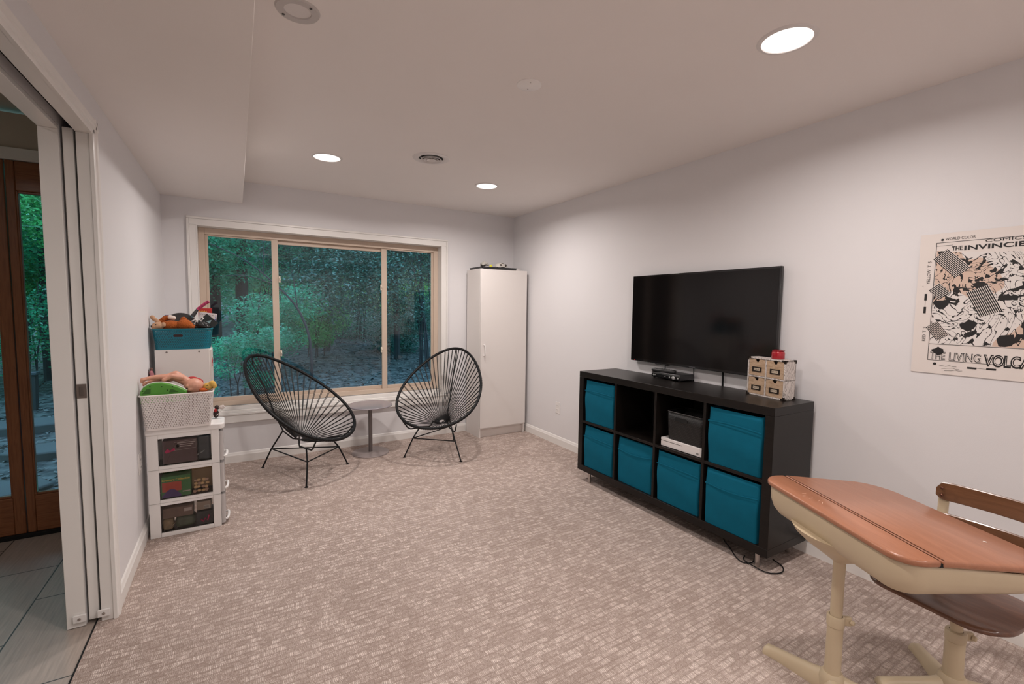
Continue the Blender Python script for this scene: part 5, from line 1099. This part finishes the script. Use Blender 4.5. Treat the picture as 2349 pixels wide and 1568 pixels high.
tree('shrub', 'low green shrub below the left window pane', 'shrub', .25, 7.4, 1.2, .012, 0, cl_(.35, 7.4, 1.15, .38, 6, .45, 10), 3500, .035, 'teal', 10, 'shrubs in the woods outside', 6, 5)
tree('shrub', 'low bright shrub behind the left lounge chair, outside', 'shrub', 1.15, 8.4, 1.1, .012, .1, cl_(1.15, 8.4, 1.05, .32, 5, .35, 11), 2200, .035, 'green', 11, 'shrubs in the woods outside', 6, 5)
tree('shrub', 'wide dark undergrowth bush behind the middle pane', 'shrub', 2.6, 11.5, 1.6, .014, .1, cl_(2.6, 11.5, 1.5, .8, 10, 1.3, 21), 6000, .05, 'dark', 21, 'shrubs in the woods outside', 6, 6)
tree('shrub', 'wide teal undergrowth bush behind the left pane', 'shrub', .5, 12.5, 1.6, .014, .1, cl_(.5, 12.5, 1.5, .9, 10, 1.3, 22), 6000, .055, 'teal', 22, 'shrubs in the woods outside', 6, 6)
tree('shrub', 'bright green bush glimpsed through the gap in the right pane', 'shrub', 4.0, 12.0, 2.0, .014, .1, cl_(3.9, 12.0, 1.9, .6, 8, .7, 23), 5000, .045, 'bright', 23, 'shrubs in the woods outside', 6, 6)
tree('shrub', 'dark bush at the far edge of the clearing, right of the others', 'shrub', 5.6, 12.5, 1.6, .014, .1, cl_(5.6, 12.5, 1.4, .9, 9, 1.2, 24), 5000, .055, 'dark', 24, 'shrubs in the woods outside', 6, 6)
tree('shrub', 'dark shrub low outside the right pane', 'shrub', 3.1, 9.4, 1.3, .012, .1, cl_(3.3, 9.2, 1.0, .5, 7, .6, 12), 3500, .04, 'dark', 12, 'shrubs in the woods outside', 6, 5)
tree('woodland_tree', 'slim tree seen through the oak door\'s sidelight', 'tree', -2.50, 9.6, 6, .05, .05, cl_(-2.4, 8.4, 2.5, .7, 8, 1.0, 13), 8000, .05, 'green', 13, TG_)
tree('woodland_tree', 'far green tree beyond the oak door', 'tree', -4.4, 13, 8, .13, .2, cl_(-4.1, 13, 2.8, 1.5, 9, 2.0, 14), 8000, .08, 'bright', 14, TG_)
tree('woodland_tree', 'leafy tree outside the left edge of the oak door', 'tree', -4.0, 10, 6, .08, .1, cl_(-3.5, 9.8, 2.6, .9, 8, 1.2, 15), 7000, .055, 'teal', 15, TG_)
tree('shrub', 'leafy green bush low behind the dark post outside the oak door', 'shrub', -2.35, 8.6, 1.5, .012, .1, cl_(-2.3, 8.6, 1.15, .55, 12, .85, 31), 6000, .042, 'teal', 31, 'shrubs in the woods outside', 6, 6)
tree('shrub', 'taller green bush behind the one beside the dark post', 'shrub', -2.9, 10.6, 2.6, .014, .1, cl_(-2.9, 10.6, 2.2, .75, 14, 1.2, 32), 9000, .05, 'green', 32, 'shrubs in the woods outside', 6, 6)
tree('shrub', 'bush far left outside the oak door, half cut by the frame edge', 'shrub', -3.6, 9.6, 1.8, .014, .1, cl_(-3.5, 9.6, 1.4, .7, 10, .9, 33), 6000, .045, 'green', 33, 'shrubs in the woods outside', 6, 6)
tree('shrub', 'low teal ground cover just below the left window pane', 'shrub', .05, 6.3, .5, .008, 0, cl_(.05, 6.3, .62, .20, 12, .5, 34), 3000, .026, 'teal', 34, 'shrubs in the woods outside', 5, 5)
for k, (x_, y_, pts) in enumerate(((-.25, 6.6, [(-.35, 6.6, 2.05), (.0, 6.6, 1.93), (.25, 6.6, 1.75), (.62, 6.6, 1.42), (.8, 6.6, 1.15)]), (.2, 7.0, [(-.3, 7.0, 1.55), (.05, 7.0, 1.62), (.30, 7.0, 1.50), (.55, 7.0, 1.2), (.62, 7.0, .6), (.66, 7.0, .35)]))):
    pass
tree_o = thing('bare_sapling', 'thin leaning bare sapling crossing the left window pane', 'sapling', (.85, 6.7, gz(.85, 6.7)))
MB().tube(smoothp([(.86, 6.7, .3), (.84, 6.7, .9), (.70, 6.7, 1.32), (.45, 6.65, 1.62), (.10, 6.6, 1.92), (-.32, 6.6, 2.12)]), [.022-.018*i/30 for i in range(31)], 7).build('stem', BARK, tree_o)
for a, b_ in (((.45, 6.65, 1.62), (-.22, 6.6, 1.70)), ((.30, 6.62, 1.75), (.32, 6.6, 2.2)), ((.70, 6.7, 1.32), (.62, 6.7, 1.9))):
    a, b_ = Vector(a), Vector(b_); MB().tube(smoothp([a, a.lerp(b_, .5)+Vector((0, 0, .07)), b_]), [.008-.006*i/12 for i in range(13)], 6).build('twig', BARK, tree_o)
# leaf litter
rg = np.random.default_rng(5); n = 22000; px = rg.uniform(-3.5, 6, n); py = 4.0+rg.uniform(0, 1, n)**1.4*9.9; kp = (py > 4.9) | (px < -1.0); px, py = px[kp], py[kp]; n = len(px)
pz = np.array([gz(a, b_)+.012 for a, b_ in zip(px, py)]); an = rg.uniform(0, 2*PI, n); s_ = rg.uniform(.012, .030, n)
dx = np.stack([np.cos(an)*s_, np.sin(an)*s_, rg.uniform(-.3, .5, n)*s_], 1); dy = np.stack([-np.sin(an)*s_*.6, np.cos(an)*s_*.6, rg.uniform(-.3, .3, n)*s_], 1); P_ = np.stack([px, py, pz], 1)
lt_ = leafmesh('leaf_litter', np.stack([P_-dx, P_-dy, P_+dx, P_+dy], 1).reshape(-1, 3), mat('dead_leaf', (.085, .10, .10), .6, noise=.5, nscale=5)); tag(lt_, 'dead leaves scattered over the ground outside the window', 'leaf litter', kind='stuff')
RK = mat('stone', (.05, .062, .066), .8, noise=.3, nscale=4, bump=.5, bscale=14)
for k, (x_, y_, sx_, sy_, sz__) in enumerate(((-1.15, 4.25, .30, .20, .05), (-1.55, 4.75, .35, .22, .05), (-1.35, 5.6, .45, .22, .07), (-2.0, 6.6, .6, .25, .08), (-1.5, 4.2, .25, .17, .04))):
    r9 = random.Random(k+70); pg = [(x_+sx_*r9.uniform(.8, 1.1)*math.cos(2*PI*j/9), y_+sy_*r9.uniform(.8, 1.1)*math.sin(2*PI*j/9)) for j in range(9)]
    z = gz(x_, y_)
    tag(MB().prism(pg, z-.06, z+sz__).build('stone_slab', RK, bevel=.015), ['flat stone slab nearest the sidelight outside', 'flat stone slab outside, second behind the doorstep stones', 'long stone slab across the middle of the garden path', 'farthest and widest stone slab on the path', 'small flat stone slab by the left door pane'][k], 'stone slab', 'stone slabs outside the oak door')
tag(MB().box(-4.2, -2.75, 10.2, 10.35, .1, .2).build('fallen_log', BARK, bevel=.04), 'dark fallen log across the ground beyond the oak door', 'log')
o = thing('garden_post', 'dark square post with a cap outside the oak door', 'post', (-2.13, 7.6, gz(-2.13, 7.6)))
zz = gz(-2.13, 7.6); MB().box(-2.18, -2.08, 7.55, 7.65, zz-.1, zz+.42).build('post', mat('post_dark', (.02, .02, .022), .6), o, bevel=.005); MB().box(-2.20, -2.06, 7.53, 7.67, zz+.42, zz+.46).build('cap', mat('post_cap', (.04, .05, .06), .4), o, bevel=.008)
